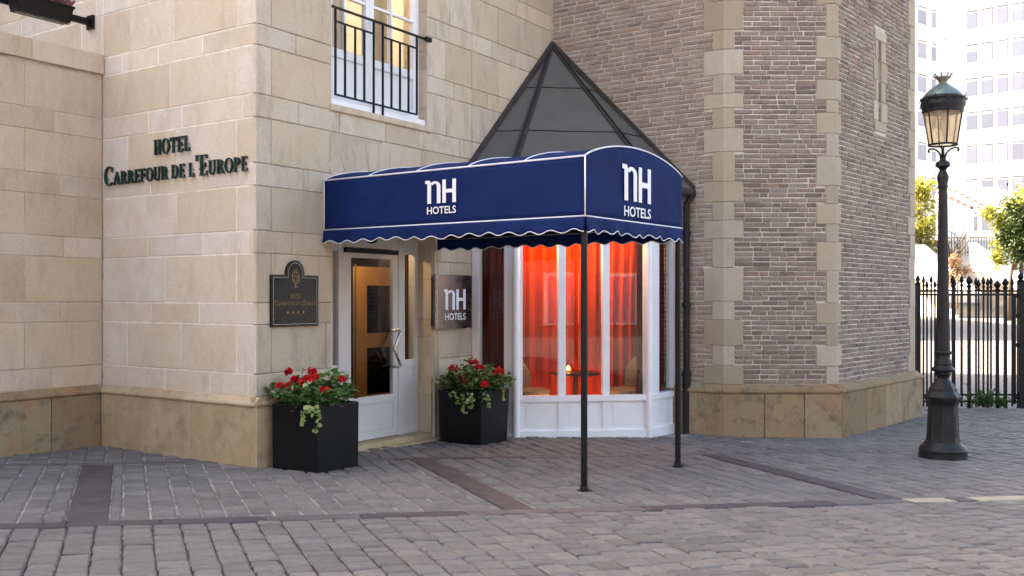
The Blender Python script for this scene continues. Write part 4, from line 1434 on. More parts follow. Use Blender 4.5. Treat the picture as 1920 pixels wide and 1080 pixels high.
# arrow slit
slit = empty("arrow_slit", TWR.p(SLS0, 0, SLZ0), tower)
h_ = (SLZ1 - SLZ0) / 4
for i in range(4):
    wide = 0.10 if i % 2 == 0 else 0.0
    for (a, b) in ((SLS0 - (0.07 if i % 2 == 0 else 0), so0), (so1, SLS1 + (0.07 if i % 2 == 0 else 0))):
        mb = MB().tint(); mb.piece(TWR, a, b, SLZ0 + i * h_ + 0.003, SLZ0 + (i + 1) * h_ - 0.003, -0.25, 0.006, 0.006, 0.002)
        build(mb, "jamb_stone", QUOIN, slit, recalc=False)
for (z0, z1) in ((SLZ0 - 0.14, SLZ0), (SLZ1, SLZ1 + 0.15)):
    mb = MB().tint(); mb.piece(TWR, SLS0 - 0.03, SLS1 + 0.03, z0 + 0.003, z1 - 0.003, -0.25, 0.007, 0.006, 0.002)
    build(mb, "lintel_stone", QUOIN, slit, recalc=False)
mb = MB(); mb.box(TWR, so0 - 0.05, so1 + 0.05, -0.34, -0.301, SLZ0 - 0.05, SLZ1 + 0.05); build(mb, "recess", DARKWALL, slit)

# ================================================================== low yard wall
low = empty("low_wall", (Iw.x, Iw.y, 0), label="low beige sandstone yard wall butting against the pale end wall of the hotel", category="wall")
mb = MB(); mb.box(LOW, 0.012, 8.0, -0.34, -0.005, -0.5, 4.01); lwc = build(mb, "core", MORTAR_M, low)
ashlar(LOW, 0.012, 7.0, [z for z in ZS if z < 4.0] + [4.01], [], low, STONE_LOW, first=(0.9, 0.5), lens=((0.9, 1.35), (0.8, 1.2)))
s = 0.012
while s < 7.0:
    e = s + R.uniform(0.6, 0.85)
    mb = MB().tint(); mb.box(LOW, s + 0.003, e - 0.003, -0.40, 0.035, 4.012, 4.215); build(mb, "coping_stone", STONE_LOW, low)
    s = e
plinth(LOW, 0.06, 7.0, 0.575, 0.662, 0.05, low, TPLINTH, (0.55, 0.75))
# terrace rail with its flower box
rl = empty("terrace_rail", END.p(2.62, 0.0, 4.9), label="black square rail bar fixed to the pale end wall above the yard wall", category="rail")
RS = END.s_at(172)
rp = END.p(RS, 0.02, EYE + (HY - 43) / FPX * END.p(RS, 0, 0).y)
rail_fr = F(rp.to_2d(), -U, N)
mb = MB(); mb.box(rail_fr, -0.02, 5.0, -0.02, 0.02, rp.z - 0.035, rp.z + 0.035); build(mb, "bar", IRON, rl)
mb = MB(); mb.box(END, RS - 0.06, RS + 0.06, 0.002, 0.03, rp.z - 0.075, rp.z + 0.075); build(mb, "wall_plate", IRON, rl)
fx0 = rail_fr.s_at(128, 0.1); fx1 = rail_fr.s_at(20, 0.1)
fbx = empty("flower_box", rail_fr.p(fx0, 0.1, rp.z - 0.1), label="black plastic flower box hung on the terrace rail", category="flower box")
zt_, zb_ = rp.z + 0.055, rp.z - 0.115
mb = MB()
A = [rail_fr.p(fx0, 0.025, zt_), rail_fr.p(fx1, 0.025, zt_), rail_fr.p(fx1, 0.20, zt_), rail_fr.p(fx0, 0.20, zt_)]
Bq = [rail_fr.p(fx0 + 0.03, 0.045, zb_), rail_fr.p(fx1 - 0.03, 0.045, zb_), rail_fr.p(fx1 - 0.03, 0.18, zb_), rail_fr.p(fx0 + 0.03, 0.18, zb_)]
mb.hexa(Bq + A); build(mb, "trough", IRON, fbx)
mb = MB(); mb.box(rail_fr, fx0 - 0.008, fx1 + 0.008, 0.018, 0.208, zt_ - 0.02, zt_ + 0.004); build(mb, "rim", IRON, fbx)
mb = MB(); mb.tube([rail_fr.p(fx0 + 0.02, 0.15, zb_ - 0.012), rail_fr.p(fx1 - 0.02, 0.15, zb_ - 0.012)], 0.006, 6); build(mb, "hanger_wire", STEELD, fbx)
mb = MB()
for i in range(420):
    s_ = R.uniform(fx0 + 0.02, fx1 - 0.02); t_ = R.uniform(0.05, 0.19)
    b_ = rail_fr.p(s_, t_, zt_)
    d_ = Vector((R.uniform(-0.7, 0.7), R.uniform(-0.6, 0.6), R.uniform(0.5, 1.2))).normalized()
    l_ = R.uniform(0.06, 0.13)
    mb.tint()
    mb.tube([b_, b_ + d_ * l_ * 0.6, b_ + d_ * l_ + Vector((R.uniform(-.02, .02), R.uniform(-.02, .02), 0))], [0.006, 0.006, 0.003], 4)
build(mb, "heather_plant", HEATH, None, recalc=False, label="purple heather growing in the black flower box", category="plant")

# ================================================================== wall lettering
wl_ = empty("wall_lettering", END.p(1.2, 0.0, 2.8), label="dark green raised letters reading HOTEL CARREFOUR DE L'EUROPE on the pale end wall", category="sign")
place_end = lambda x, y, t: END.p(-x, t, y)
for mb in serif_line("HOTEL", place_end, -END.s_at(292), -END.s_at(361), 3.062, 0.155, 0.010, 0.032):
    build(mb, "letter", GREENL, wl_)
for mb in serif_line("^CARREFOUR DE L^'^EUROPE", place_end, -END.s_at(199), -END.s_at(469), 2.80, 0.14, 0.010, 0.032, 1.45):
    build(mb, "letter", GREENL, wl_)
# fixings behind the letters
mb = MB()
for i in range(26):
    x_ = END.s_at(205 + i * 10)
    mb.tube([END.p(x_, -0.002, 2.87), END.p(x_, 0.02, 2.87)], 0.005, 5)
for i in range(6):
    x_ = END.s_at(297 + i * 12)
    mb.tube([END.p(x_, -0.002, 3.13), END.p(x_, 0.02, 3.13)], 0.005, 5)
build(mb, "fixing_pins", GREENL, wl_)

# ================================================================== black wall plaque
pq = empty("wall_plaque", FAC.p(0.52, 0, 1.317), label="black hotel plaque with arched top and gold lettering beside the entrance", category="plaque")
p0, p1 = FAC.s_at(509, 0.03), FAC.s_at(597, 0.03)
pc = (p0 + p1) / 2
def plaque_outline(k):
    ol = [(p0 + k, 1.317 + k), (p1 - k, 1.317 + k), (p1 - k, 1.82 - k)]
    r = 0.125 - k
    zc_ = 1.82 - k + 0.02 + k
    ol.append((pc + r, 1.82 - k))
    for i in range(0, 13):
        a = math.pi * i / 12
        ol.append((pc + r * math.cos(a), zc_ + r * math.sin(a)))
    ol.append((pc - r, 1.82 - k))
    ol.append((p0 + k, 1.82 - k))
    return ol
mb = MB(); ol = plaque_outline(0); n = len(ol)
mb.add([FAC.p(s, 0.004, z) for s, z in ol] + [FAC.p(s, 0.03, z) for s, z in ol], [tuple(range(n)), tuple(range(n, 2 * n))] + [(k, (k + 1) % n, n + (k + 1) % n, n + k) for k in range(n)])
build(mb, "plate", PLAQUE, pq)
mb = MB()
o1, o2 = plaque_outline(0.022), plaque_outline(0.027)
mb.add([FAC.p(s, 0.0315, z) for s, z in o1] + [FAC.p(s, 0.0315, z) for s, z in o2], [(k, (k + 1) % n, n + (k + 1) % n, n + k) for k in range(n)])
build(mb, "border_line", SILVER, pq, recalc=False)
pf = lambda x, y, t: FAC.p(x, t, y)
for mb in serif_line("HOTEL", pf, pc - 0.075, pc + 0.075, 1.595, 0.042, 0.030, 0.0325): build(mb, "letter", GOLD, pq)
for mb in serif_line("^CARREFOUR DE L^'^EUROPE", pf, p0 + 0.04, p1 - 0.04, 1.525, 0.036, 0.030, 0.0325, 1.4): build(mb, "letter", GOLD, pq)
for i in range(4):
    mb = MB(); cx_, cz_ = pc + (i - 1.5) * 0.072, 1.455
    st = []
    for k in range(10):
        r_ = 0.021 if k % 2 == 0 else 0.009
        a = math.pi / 2 + math.pi * k / 5
        st.append((cx_ + r_ * math.cos(a), cz_ + r_ * math.sin(a)))
    mb.add([FAC.p(s, 0.0322, z) for s, z in st] + [FAC.p(cx_, 0.033, cz_)], [(k, (k + 1) % 10, 10) for k in range(10)])
    build(mb, "star", GOLD, pq, recalc=False)
mb = MB()
put_glyph(mb, ring(0, 0, .052, .062, .010, .010, 0, 360, 20) + ring(0, -.005, .026, .032, .008, .008, 0, 360, 16) + ring(0, .062, .028, .020, .008, .008, 0, 180, 10) + [rect(-.006, -.10, .006, -.05)] + ring(0, -.082, .03, .018, .008, .006, 180, 360, 10),
          pf, pc, 1.795, 1, 1, 0.030, 0.0322)
build(mb, "crest", GOLD, pq)

# ================================================================== steel logo sign
sg = empty("steel_logo_sign", FAC.p(3.1, 0, 1.23), label="square brushed steel sign with white nH HOTELS lettering on the door pier", category="sign")
ST = 0.10
s0_, s1_ = FAC.s_at(818.5, ST), FAC.s_at(884, ST)
sz0, sz1 = 1.232, 1.868
mb = MB(); mb.box(FAC, s0_ + 0.03, s1_ - 0.03, 0.0, 0.05, sz0 + 0.03, sz1 - 0.03); build(mb, "backbox", IRON, sg)
mb = MB()
nseg = 10
prof = [(s0_, 0.045)] + [(s0_ + 0.03 * (1 - math.cos(math.pi / 2 * i / 5)), 0.07 + 0.03 * math.sin(math.pi / 2 * i / 5)) for i in range(6)] + [(s1_, 0.1), (s1_, 0.045)]
k_ = len(prof)
mb.add([FAC.p(s, t, sz0) for s, t in prof] + [FAC.p(s, t, sz1) for s, t in prof], [(i, (i + 1) % k_, k_ + (i + 1) % k_, k_ + i) for i in range(k_)] + [tuple(range(k_)), tuple(range(k_, 2 * k_))])
build(mb, "steel_face", STEEL, sg, smooth=30)
nh_logo(pf, FAC.s_at(832, ST), FAC.s_at(872.5, ST), 1.455, 1.70, 1.335, 1.415, ST + 0.0005, LOGOW, sg)

# ================================================================== awning
A0 = FAC.p(FAC.s_at(606), 0.012, 0).to_2d()
A1 = Vector((0.612, 8.62)); A2 = Vector((1.685, 10.195)); A3 = FAC.p(2.86, 0.012, 0).to_2d()
aw = empty("entrance_awning", ((A1.x + A3.x) / 2, (A1.y + A3.y) / 2, 0), label="navy blue canvas entrance awning with white piping and nH HOTELS logos on two posts", category="awning")
AZB, AZT, RISE = 2.285, 2.79, 0.165
sideL = F(A0, A1 - A0); front = F(A1, A2 - A1); sideR = F(A2, A3 - A2)
LS, LFt, LR = (A1 - A0).length, (A2 - A1).length, (A3 - A2).length
def panel(name, fr, ln, ztop, nsx=44, nz=10, wr=0.005, back=0.006):
    mb = MB()
    vsx, fsx = [], []
    for k in range(nz + 1):
        for i in range(nsx + 1):
            u, v = i / nsx, k / nz
            zt = ztop(u)
            edge = math.sin(math.pi * u) ** 0.5 * math.sin(math.pi * v)
            w = wr * edge * (math.sin(u * 9 + v * 3) + 0.6 * math.sin(u * 23 - v * 7)) 
            vsx.append(fr.p(u * ln, w, AZB + (zt - AZB) * v))
    for k in range(nz):
        for i in range(nsx):
            fsx.append((k * (nsx + 1) + i, k * (nsx + 1) + i + 1, (k + 1) * (nsx + 1) + i + 1, (k + 1) * (nsx + 1) + i))
    mb.add(vsx, fsx)
    o = build(mb, name, NAVY, aw, smooth=True, recalc=False)
    md = o.modifiers.new("thickness", 'SOLIDIFY'); md.thickness = 0.004
    return o
arc = lambda u: AZT + RISE * (1 - (2 * u - 1) ** 2) ** 0.85
panel("side_panel", sideL, LS, lambda u: AZT)
panel("side_panel", sideR, LR, lambda u: AZT)
panel("front_panel", front, LFt, arc)
# vaulted top, sagging a little between its hoops
NB = 5
mb = MB(); vsx, fsx = [], []
nu, nv = 24, NB * 8
for j in range(nv + 1):
    v = j / nv
    a_, b_ = A0.lerp(A1, v), A3.lerp(A2, v)
    sag = 0.014 * math.sin(math.pi * ((v * NB) % 1.0)) 
    for i in range(nu + 1):
        u = i / nu
        p = a_.lerp(b_, u)
        vsx.append((p.x, p.y, arc(u) - sag * math.sin(math.pi * u)))
for j in range(nv):
    for i in range(nu):
        fsx.append((j * (nu + 1) + i, j * (nu + 1) + i + 1, (j + 1) * (nu + 1) + i + 1, (j + 1) * (nu + 1) + i))
mb.add(vsx, fsx)
o = build(mb, "canopy_top", NAVY, aw, smooth=True, recalc=False)
md = o.modifiers.new("thickness", 'SOLIDIFY'); md.thickness = 0.004
PR = 0.0075
for j in range(NB + 1):
    v = j / NB
    a_, b_ = A0.lerp(A1, v), A3.lerp(A2, v)
    pts = []
    for i in range(25):
        u = i / 24
        p = a_.lerp(b_, u)
        pts.append((p.x, p.y, arc(u) + 0.004))
    mb = MB(); mb.tube(pts, PR, 6); build(mb, "hoop_piping", PIPING, aw, smooth=True)
for (p, q2_) in ((A0, A1), (A2, A3)):
    mb = MB(); mb.tube([(p.x, p.y, AZT), (q2_.x, q2_.y, AZT)], PR + 0.002, 6); build(mb, "edge_piping", PIPING, aw, smooth=True)
for p in (A0, A1):
    mb = MB(); mb.tube([(p.x, p.y, AZB), (p.x, p.y, AZT)], PR, 6); build(mb, "corner_piping", PIPING, aw, smooth=True)
for (p, q2_) in ((A0, A1), (A1, A2), (A2, A3)):
    mb = MB(); mb.tube([(p.x, p.y, AZB), (q2_.x, q2_.y, AZB)], PR + 0.001, 6); build(mb, "hem_piping", PIPING, aw, smooth=True)
def valance(fr, ln, nscal, lean):
    mb = MB(); vsx, fsx = [], []
    nn_ = nscal * 10
    edge = []
    for i in range(nn_ + 1):
        u = i / nn_
        ph = (u * nscal) % 1.0
        drop = 0.105 + 0.030 * (0.5 + 0.5 * math.cos(2 * math.pi * ph)) ** 1.0 + 0.006 * math.sin(u * 17)
        wob = 0.010 * math.sin(u * nscal * 2 * math.pi * 0.5 + 1) + 0.006 * math.sin(u * 31)
        for k in range(5):
            v = k / 4
            vsx.append(fr.p(u * ln, 0.003 + (lean + wob) * v, AZB - 0.002 - drop * v))
        edge.append(fr.p(u * ln, 0.003 + lean + wob, AZB - 0.002 - drop))
    for i in range(nn_):
        for k in range(4):
            fsx.append((i * 5 + k, (i + 1) * 5 + k, (i + 1) * 5 + k + 1, i * 5 + k + 1))
    mb.add(vsx, fsx)
    o = build(mb, "valance", NAVY, aw, smooth=True, recalc=False)
    md = o.modifiers.new("thickness", 'SOLIDIFY'); md.thickness = 0.003
    mb = MB(); mb.tube(edge, 0.0055, 5); build(mb, "scallop_trim", PIPING, aw, smooth=True)
valance(sideL, LS, 14, 0.012)
valance(front, LFt, 9, 0.010)
valance(sideR, LR, 14, 0.008)
for (p, lb) in ((A1, 0), (A2, 1)):
    inx = (A0 - A1).normalized() * 0.03
    iny = ((A2 - A1) if lb == 0 else (A1 - A2)).normalized() * 0.035
    c_ = p + inx + iny
    mb = MB(); mb.tube([(c_.x, c_.y, gz(c_.x, c_.y) - 0.02), (c_.x, c_.y, AZT - 0.02)], 0.028, 16); build(mb, "post", IRON, aw, smooth=60)
    mb = MB(); mb.lathe(c_, [(0.058, gz(c_.x, c_.y) - 0.02), (0.058, gz(c_.x, c_.y) + 0.014), (0.036, gz(c_.x, c_.y) + 0.017), (0.034, gz(c_.x, c_.y) + 0.04), (0.028, gz(c_.x, c_.y) + 0.045)], 16); build(mb, "post_foot", IRON, aw, smooth=60)
for (p, q2_) in ((A0, A1), (A1, A2), (A2, A3)):
    mid = (A0 + A2) / 2
    pa, pb = p.lerp(mid, 0.018), q2_.lerp(mid, 0.018)
    for zz in (AZB + 0.01, AZT - 0.02):
        mb = MB(); mb.tube([(pa.x, pa.y, zz), (pb.x, pb.y, zz)], 0.015, 8); build(mb, "frame_tube", IRON, aw, smooth=60)
plL = lambda x, y, t: sideL.p(x, t, y)
plF = lambda x, y, t: front.p(x, t, y)
nh_logo(plL, sideL.s_at(797.5, 0.01), sideL.s_at(855, 0.01), sideL.z_at(826, 381), sideL.z_at(826, 337.5), sideL.z_at(826, 401), sideL.z_at(826, 387), 0.0085, LOGOW, aw)
nh_logo(plF, front.s_at(1167, 0.01), front.s_at(1220, 0.01), front.z_at(1193, 379), front.z_at(1193, 313), front.z_at(1193, 408), front.z_at(1193, 389), 0.0085, LOGOW, aw)
# small dome lamp at the door head under the awning
dm = FAC.p(FAC.s_at(697, 0.10), 0.10, 2.235)
mb = MB(); mb.lathe(dm, [(0.012, 2.175), (0.045, 2.185), (0.062, 2.215), (0.062, 2.24), (0.03, 2.30), (0.03, 2.45)], 16)
mb.box(FAC, FAC.s_at(697, 0.10) - 0.03, FAC.s_at(697, 0.10) + 0.03, -0.03, 0.10, 2.43, 2.47)
build(mb, "dome_camera", IRON, None, smooth=50, label="small black dome camera above the entrance door under the awning", category="camera")

# ================================================================== planters
def planter(corner, ua, size, h, taper, label):
    va = Vector((-ua.y, ua.x))
    z0 = gz(corner.x, corner.y)
    c = corner + ua * size / 2 + va * size / 2
    root = empty("planter", (c.x, c.y, z0), label=label, category="planter", group="black planters flanking the entrance")
    def sq(k, z):
        hh = size / 2 * k
        return [Vector((*(c + ua * sx * hh + va * sy * hh), z)) for sx, sy in ((-1, -1), (1, -1), (1, 1), (-1, 1))]
    zmin = min(gz(*(c + ua * sx * size / 2 + va * sy * size / 2)) for sx in (-1, 1) for sy in (-1, 1))
    a_, b_, c2, d_ = sq(taper, zmin - 0.005), sq(1.0, z0 + h), sq(0.93, z0 + h), sq(0.92, z0 + h - 0.06)
    mb = MB()
    vsx = a_ + b_ + c2 + d_
    fsx = [(3, 2, 1, 0)]
    for r in range(3):
        for k in range(4):
            fsx.append((r * 4 + k, r * 4 + (k + 1) % 4, (r + 1) * 4 + (k + 1) % 4, (r + 1) * 4 + k))
    mb.add(vsx, fsx)
    o = build(mb, "box", PLANTER, root)
    md = o.modifiers.new("edge", 'BEVEL'); md.width = 0.008; md.segments = 2; md.limit_method = 'ANGLE'
    mb = MB(); mb.add(sq(0.925, z0 + h - 0.05), [(0, 1, 2, 3)]); build(mb, "soil", SOIL, root, recalc=False)
    return c, z0 + h
def flowers(c, z, rad, nleaf, heads, trails, label, seed, stray=None):
    rr = random.Random(seed)
    root = empty("geranium_plant", (c.x, c.y, z - 0.05), label=label, category="plant", group="red geraniums in the planters")
    mb = MB(); mst = MB()
    def rnd_dir(zlo=-0.3):
        return Vector((rr.gauss(0, 1), rr.gauss(0, 1), rr.uniform(zlo, 1.0))).normalized()
    nst = 46
    for i in range(nst):
        a = rr.uniform(0, 2 * math.pi); q_ = math.sqrt(rr.random())
        lean = Vector((math.cos(a) * q_, math.sin(a) * q_, 0))
        base = Vector((c.x, c.y, z - 0.05)) + lean * rad * 0.55
        top = Vector((c.x, c.y, z)) + lean * rad * 1.25 + Vector((0, 0, (0.27 - 0.17 * q_) * rr.uniform(0.7, 1.25)))
        mst.tube([base, base.lerp(top, 0.5) + Vector((0, 0, 0.02)), top], [0.004, 0.003, 0.002], 4)
        for k in range(nleaf // nst):
            f_ = rr.uniform(0.25, 1.05)
            p = base.lerp(top, f_) + Vector((rr.gauss(0, 0.035), rr.gauss(0, 0.035), rr.gauss(0, 0.03)))
            d_ = (rnd_dir() + lean * 0.6).normalized()
            g_ = min(1.0, max(0.0, rr.gauss(0.6, 0.28)))
            mb.tint(g_, rr.random(), 0)
            sz = rr.uniform(0.035, 0.072)
            mb.leaf(p, d_, Vector((rr.uniform(-.4, .4), rr.uniform(-.4, .4), 1)), sz, sz * rr.uniform(0.85, 1.15), rr.uniform(0.05, 0.25))
    build(mb, "foliage", LEAF, root, recalc=False, kind="stuff")
    build(mst, "stems", LEAF, root, smooth=True)
    mt_ = MB()
    for (dx, dy, ln) in trails:
        p = Vector((c.x + dx, c.y + dy, z + 0.01))
        out_ = Vector((dx, dy, 0)); 
        out_ = out_.normalized() if out_.length else Vector((0, -1, 0))
        q_ = p + out_ * 0.04
        pts = [p - out_ * 0.06, p]
        n_ = int(ln / 0.03)
        for i in range(n_):
            q_ = q_ + Vector((rr.gauss(0, 0.008), rr.gauss(0, 0.008), -0.03))
            pts.append(q_.copy())
            for _ in range(2):
                mt_.tint(min(1, max(0, rr.gauss(0.6, 0.25))), 0, 0)
                sz = rr.uniform(0.03, 0.052)
                mt_.leaf(q_, (rnd_dir(-0.6) + out_ * 0.5), Vector((out_.x, out_.y, 0.6)), sz, sz * 1.0, 0.15)
        mt_.tint(0.1, 0, 0); mt_.tube(pts, 0.0025, 4, False)
    if mt_.v: build(mt_, "trailing_ivy", IVY, root, recalc=False, kind="stuff")
    for (dx, dy, dz, r_) in heads:
        mb = MB()
        p = Vector((c.x + dx, c.y + dy, z + dz))
        for k in range(80):
            d_ = rnd_dir(-0.5)
            mb.tint(min(1, max(0, rr.gauss(0.55, 0.28))), 0, 0)
            sz = rr.uniform(0.018, 0.03)
            mb.leaf(p + d_ * r_ * rr.uniform(0.45, 1.0), (d_ + rnd_dir(-1) * 0.9), d_, sz, sz * 0.95, 0.2)
        build(mb, "flower_head", PETAL, root, recalc=False)
    if stray:
        mb = MB().tint(0.1, 0, 0)
        mb.tube([(c.x + q[0], c.y + q[1], z + q[2]) for q in stray], 0.003, 4)
        e_ = Vector((c.x + stray[-1][0], c.y + stray[-1][1], z + stray[-1][2]))
        for k in range(16):
            mb.tint(rr.uniform(0.4, 0.9), 0, 0); sz = rr.uniform(0.03, 0.05)
            mb.leaf(e_ + Vector((rr.gauss(0, .02), rr.gauss(0, .02), rr.gauss(0, .02))), rnd_dir(-0.6), Vector((0, -.4, 1)), sz, sz, 0.15)
        build(mb, "stray_shoot", LEAF, root, recalc=False)
def pxoff(c, z, px, py, dn=-0.1):
    """offset from planter centre for a flower seen at a pixel, placed on a plane near its centre (dn toward the viewer)"""
    y = c.y + dn
    return ((px - 960) / FPX * y - c.x, dn, EYE + (HY - py) / FPX * y - z)
KC = Vector((-1.77, 9.37))
c1, z1_ = planter(KC, U, 0.575, 0.612, 0.985, "straight-sided black planter with red geraniums beside the hotel corner")
hd = [(*pxoff(c1, z1_, x, y, d), r) for x, y, d, r in ((579, 712, -0.22, .045), (571, 716, -0.2, .04), (610, 733, -0.32, .042), (525, 724, -0.12, .030), (541, 724, -0.2, .026), (641, 712, -0.05, .032), (585, 697, -0.02, .036), (553, 711, -0.1, .028), (541, 697, 0.05, .026), (589, 708, -0.1, .036))]
flowers(c1, z1_, 0.345, 1500, hd, [(-0.02, -0.385, 0.19), (0.03, -0.375, 0.09), (0.06, -0.36, 0.24), (0.0, -0.39, 0.07)], "bushy red geranium with stray shoot in the planter by the hotel corner", 3,
        stray=[(0.15, 0.05, 0.0), (0.20, 0.05, 0.15), (0.27, 0.05, 0.235)])
KC2 = Vector((-0.347, 11.56))
c2_, z2_ = planter(KC2, U, 0.60, 0.60, 0.93, "tapered black planter with red geraniums beside the steel logo sign")
hd = [(*pxoff(c2_, z2_, x, y, d), r) for x, y, d, r in ((888, 680, -0.1, .052), (900, 690, -0.15, .04), (937, 698, -0.2, .055), (850, 691, -0.1, .048), (873, 715, -0.3, .045), (908, 721, -0.35, .04), (866, 706, -0.25, .034))]
flowers(c2_, z2_, 0.365, 1500, hd, [(-0.10, -0.36, 0.25), (-0.16, -0.30, 0.16), (-0.04, -0.39, 0.20), (0.0, -0.40, 0.09), (0.09, -0.33, 0.16), (0.14, -0.28, 0.2), (0.3, -0.1, 0.14), (-0.22, -0.22, 0.08)], "red geranium trailing pale ivy in the planter by the steel sign", 9)

# ================================================================== street lamp
LX, LY = 4.68, 11.18
LZ = gz(LX, LY)
LK = LY / FPX
lz = lambda y: EYE + (HY - y) * LK
lamp = empty("street_lamp", (LX, LY, LZ), label="tall black cast-iron street lamp with glass lantern and crown finial", category="street lamp")
def lp(pr): return [(hw * LK, lz(y)) for hw, y in pr]
mb = MB(); mb.lathe((LX, LY), [(43 * LK, LZ - 0.02), (43.5 * LK, lz(853)), (42 * LK, lz(845)), (43 * LK, lz(843)), (41 * LK, lz(838)), (35 * LK, lz(833)), (31.5 * LK, lz(827))] , 32); build(mb, "foot", LAMPIRON, lamp, smooth=40)
mb = MB(); mb.lathe((LX, LY), lp([(30.5, 828), (28.5, 815), (27, 780), (26, 762), (27, 756), (30, 751), (33, 746), (33, 743), (30, 739), (25, 733), (24.5, 728), (22, 725), (18, 719), (12.5, 712), (11, 707)]), 8, ph=math.pi / 8); build(mb, "pedestal", LAMPIRON, lamp, smooth=30)
for i in range(8):
    a = math.pi / 4 * i
    mb = MB(); d_ = Vector((math.cos(a), math.sin(a))); n_ = Vector((-d_.y, d_.x))
    vsx = []
    for (yy, hw) in ((818, 26.6), (776, 24.8)):
        for t_ in (0.0, 0.006):
            for sgn in (-1, 1):
                p = Vector((LX, LY)) + d_ * (hw * LK * 0.985 + t_) + n_ * sgn * 0.034
                vsx.append((p.x, p.y, lz(yy)))
    mb.add(vsx, [(0, 1, 5, 4), (2, 3, 7, 6), (0, 2, 6, 4), (1, 3, 7, 5), (0, 1, 3, 2), (4, 5, 7, 6)])
    build(mb, "relief_panel", LAMPIRON, lamp)
mb = MB(); mb.lathe((LX, LY), lp([(11, 709), (12, 705), (15, 701), (14, 698), (21.5, 695), (22, 692), (17, 688), (15.5, 685), (16.5, 681), (15, 677), (13, 671), (13.2, 665), (16, 662), (16, 659.5), (13.2, 657)]), 24); build(mb, "collar", LAMPIRON, lamp, smooth=40)
mb = MB()
nfl = 16
vsx, fsx = [], []
prof = [(12.9, 659), (11.9, 610), (10.6, 540), (9.2, 460), (8.4, 400), (7.6, 352)]
for hw, y in prof:
    for k in range(nfl * 2):
        a = math.pi * k / nfl
        r_ = hw * LK * (1.0 if k % 2 == 0 else 0.93)
        vsx.append((LX + r_ * math.cos(a), LY + r_ * math.sin(a), lz(y)))
m_ = nfl * 2
for i in range(len(prof) - 1):
    for k in range(m_):
        fsx.append((i * m_ + k, i * m_ + (k + 1) % m_, (i + 1) * m_ + (k + 1) % m_, (i + 1) * m_ + k))
mb.add(vsx, fsx); build(mb, "pole", LAMPIRON, lamp, recalc=False)
mb = MB(); mb.lathe((LX, LY), lp([(7.6, 354), (9, 352), (9, 349), (8.2, 346), (10.3, 335), (10.5, 331), (8, 325), (5.6, 319), (8, 315), (13, 312), (13, 308), (11.5, 304), (6, 301), (5, 297), (6.3, 294), (3, 290), (2.4, 275)]), 20); build(mb, "capital", LAMPIRON, lamp, smooth=40)
lan = empty("lantern", (LX, LY, lz(275)), lamp)
NB_ = 6
zb2, zt2 = lz(271), lz(211)
rb, rt = 25 * LK, 34.5 * LK
mb = MB(); mb.lathe((LX, LY), [(rb + .008, zb2 - .012), (rb + .012, zb2), (rb, zb2 + .008), (rb - 0.012, zb2), (rb - .01, zb2 - .012)], 24, False); build(mb, "base_ring", LAMPIRON, lan, smooth=40)
mb = MB(); mb.lathe((LX, LY), [(rb - .004, zb2 + 0.004), (rt - .004, zt2)], 24, False); o = build(mb, "glass", FROST, lan, smooth=True, recalc=False)
for i in range(NB_):
    a = 2 * math.pi * i / NB_ - math.pi / 2 - 0.14
    dx, dy = math.cos(a), math.sin(a)
    mb = MB(); mb.tube([(LX + dx * rb, LY + dy * rb, zb2), (LX + dx * rt, LY + dy * rt, zt2)], 0.0085, 6); build(mb, "bar", LAMPIRON, lan, smooth=True)
for i in range(3):
    a = 2 * math.pi * i / 3 + 0.05
    dx, dy = math.cos(a), math.sin(a)
    pts = [(LX + dx * r_ * LK, LY + dy * r_ * LK, lz(y)) for r_, y in ((4, 296), (6, 288), (11, 282), (17, 278), (24, 276), (29, 277), (31, 280), (29.5, 282.5), (27.5, 281))]
    mb = MB(); mb.tube(pts, 0.010, 6); build(mb, "scroll_arm", LAMPIRON, lan, smooth=True)
mb = MB(); mb.lathe((LX, LY), [(rt - .006, zt2 - 0.004), (35.5 * LK, lz(212)), (37 * LK, lz(208)), (37 * LK, lz(204)), (39.5 * LK, lz(200)), (40 * LK, lz(194)), (38.5 * LK, lz(190)), (40 * LK, lz(186)), (37 * LK, lz(182)), (34 * LK, lz(181))], 28, True); build(mb, "cornice_band", LAMPIRON, lan, smooth=40)
mb = MB()
for i in range(14):
    a = 2 * math.pi * i / 14
    d_ = Vector((math.cos(a), math.sin(a), 0)); n_ = Vector((-d_.y, d_.x, 0))
    p = Vector((LX, LY, lz(191))) + d_ * 40 * LK
    big = 1.5 if i % 3 == 0 else 1.0
    mb = MB()
    mb.add([p - n_ * .022, p + n_ * .022, p + d_ * .022 * big + Vector((0, 0, .045 * big)), p - n_ * .018 + d_ * .012, p + n_ * .018 + d_ * .012],
           [(0, 1, 2), (3, 4, 2), (0, 3, 2), (1, 4, 2), (0, 1, 4, 3)])
    build(mb, "leaf_crest", LAMPIRON, lan)
mb = MB(); mb.lathe((LX, LY), lp([(36, 182.5), (33, 177), (26, 170), (17, 163), (11, 158.5), (9, 157)]), 28); build(mb, "hood", LAMPGREEN, lan, smooth=40)
mb = MB(); mb.lathe((LX, LY), lp([(7, 158), (6.5, 155), (8, 152), (11, 147.5), (12.5, 145)]), 20); build(mb, "crown_cup", GILT, lan, smooth=40)
for i in range(8):
    a = 2 * math.pi * i / 8 + 0.2
    dx, dy = math.cos(a), math.sin(a)
    mb = MB(); mb.tube([(LX + dx * r_ * LK, LY + dy * r_ * LK, lz(y)) for r_, y in ((11.5, 147), (14, 142.5), (16.5, 140))], [.014, .008, .005], 5)
    mb.lathe((LX + dx * 16 * LK, LY + dy * 16 * LK), [(0.003, lz(141.5)), (0.011, lz(140)), (0.003, lz(138))], 6)
    build(mb, "crown_point", GILT, lan, smooth=40)
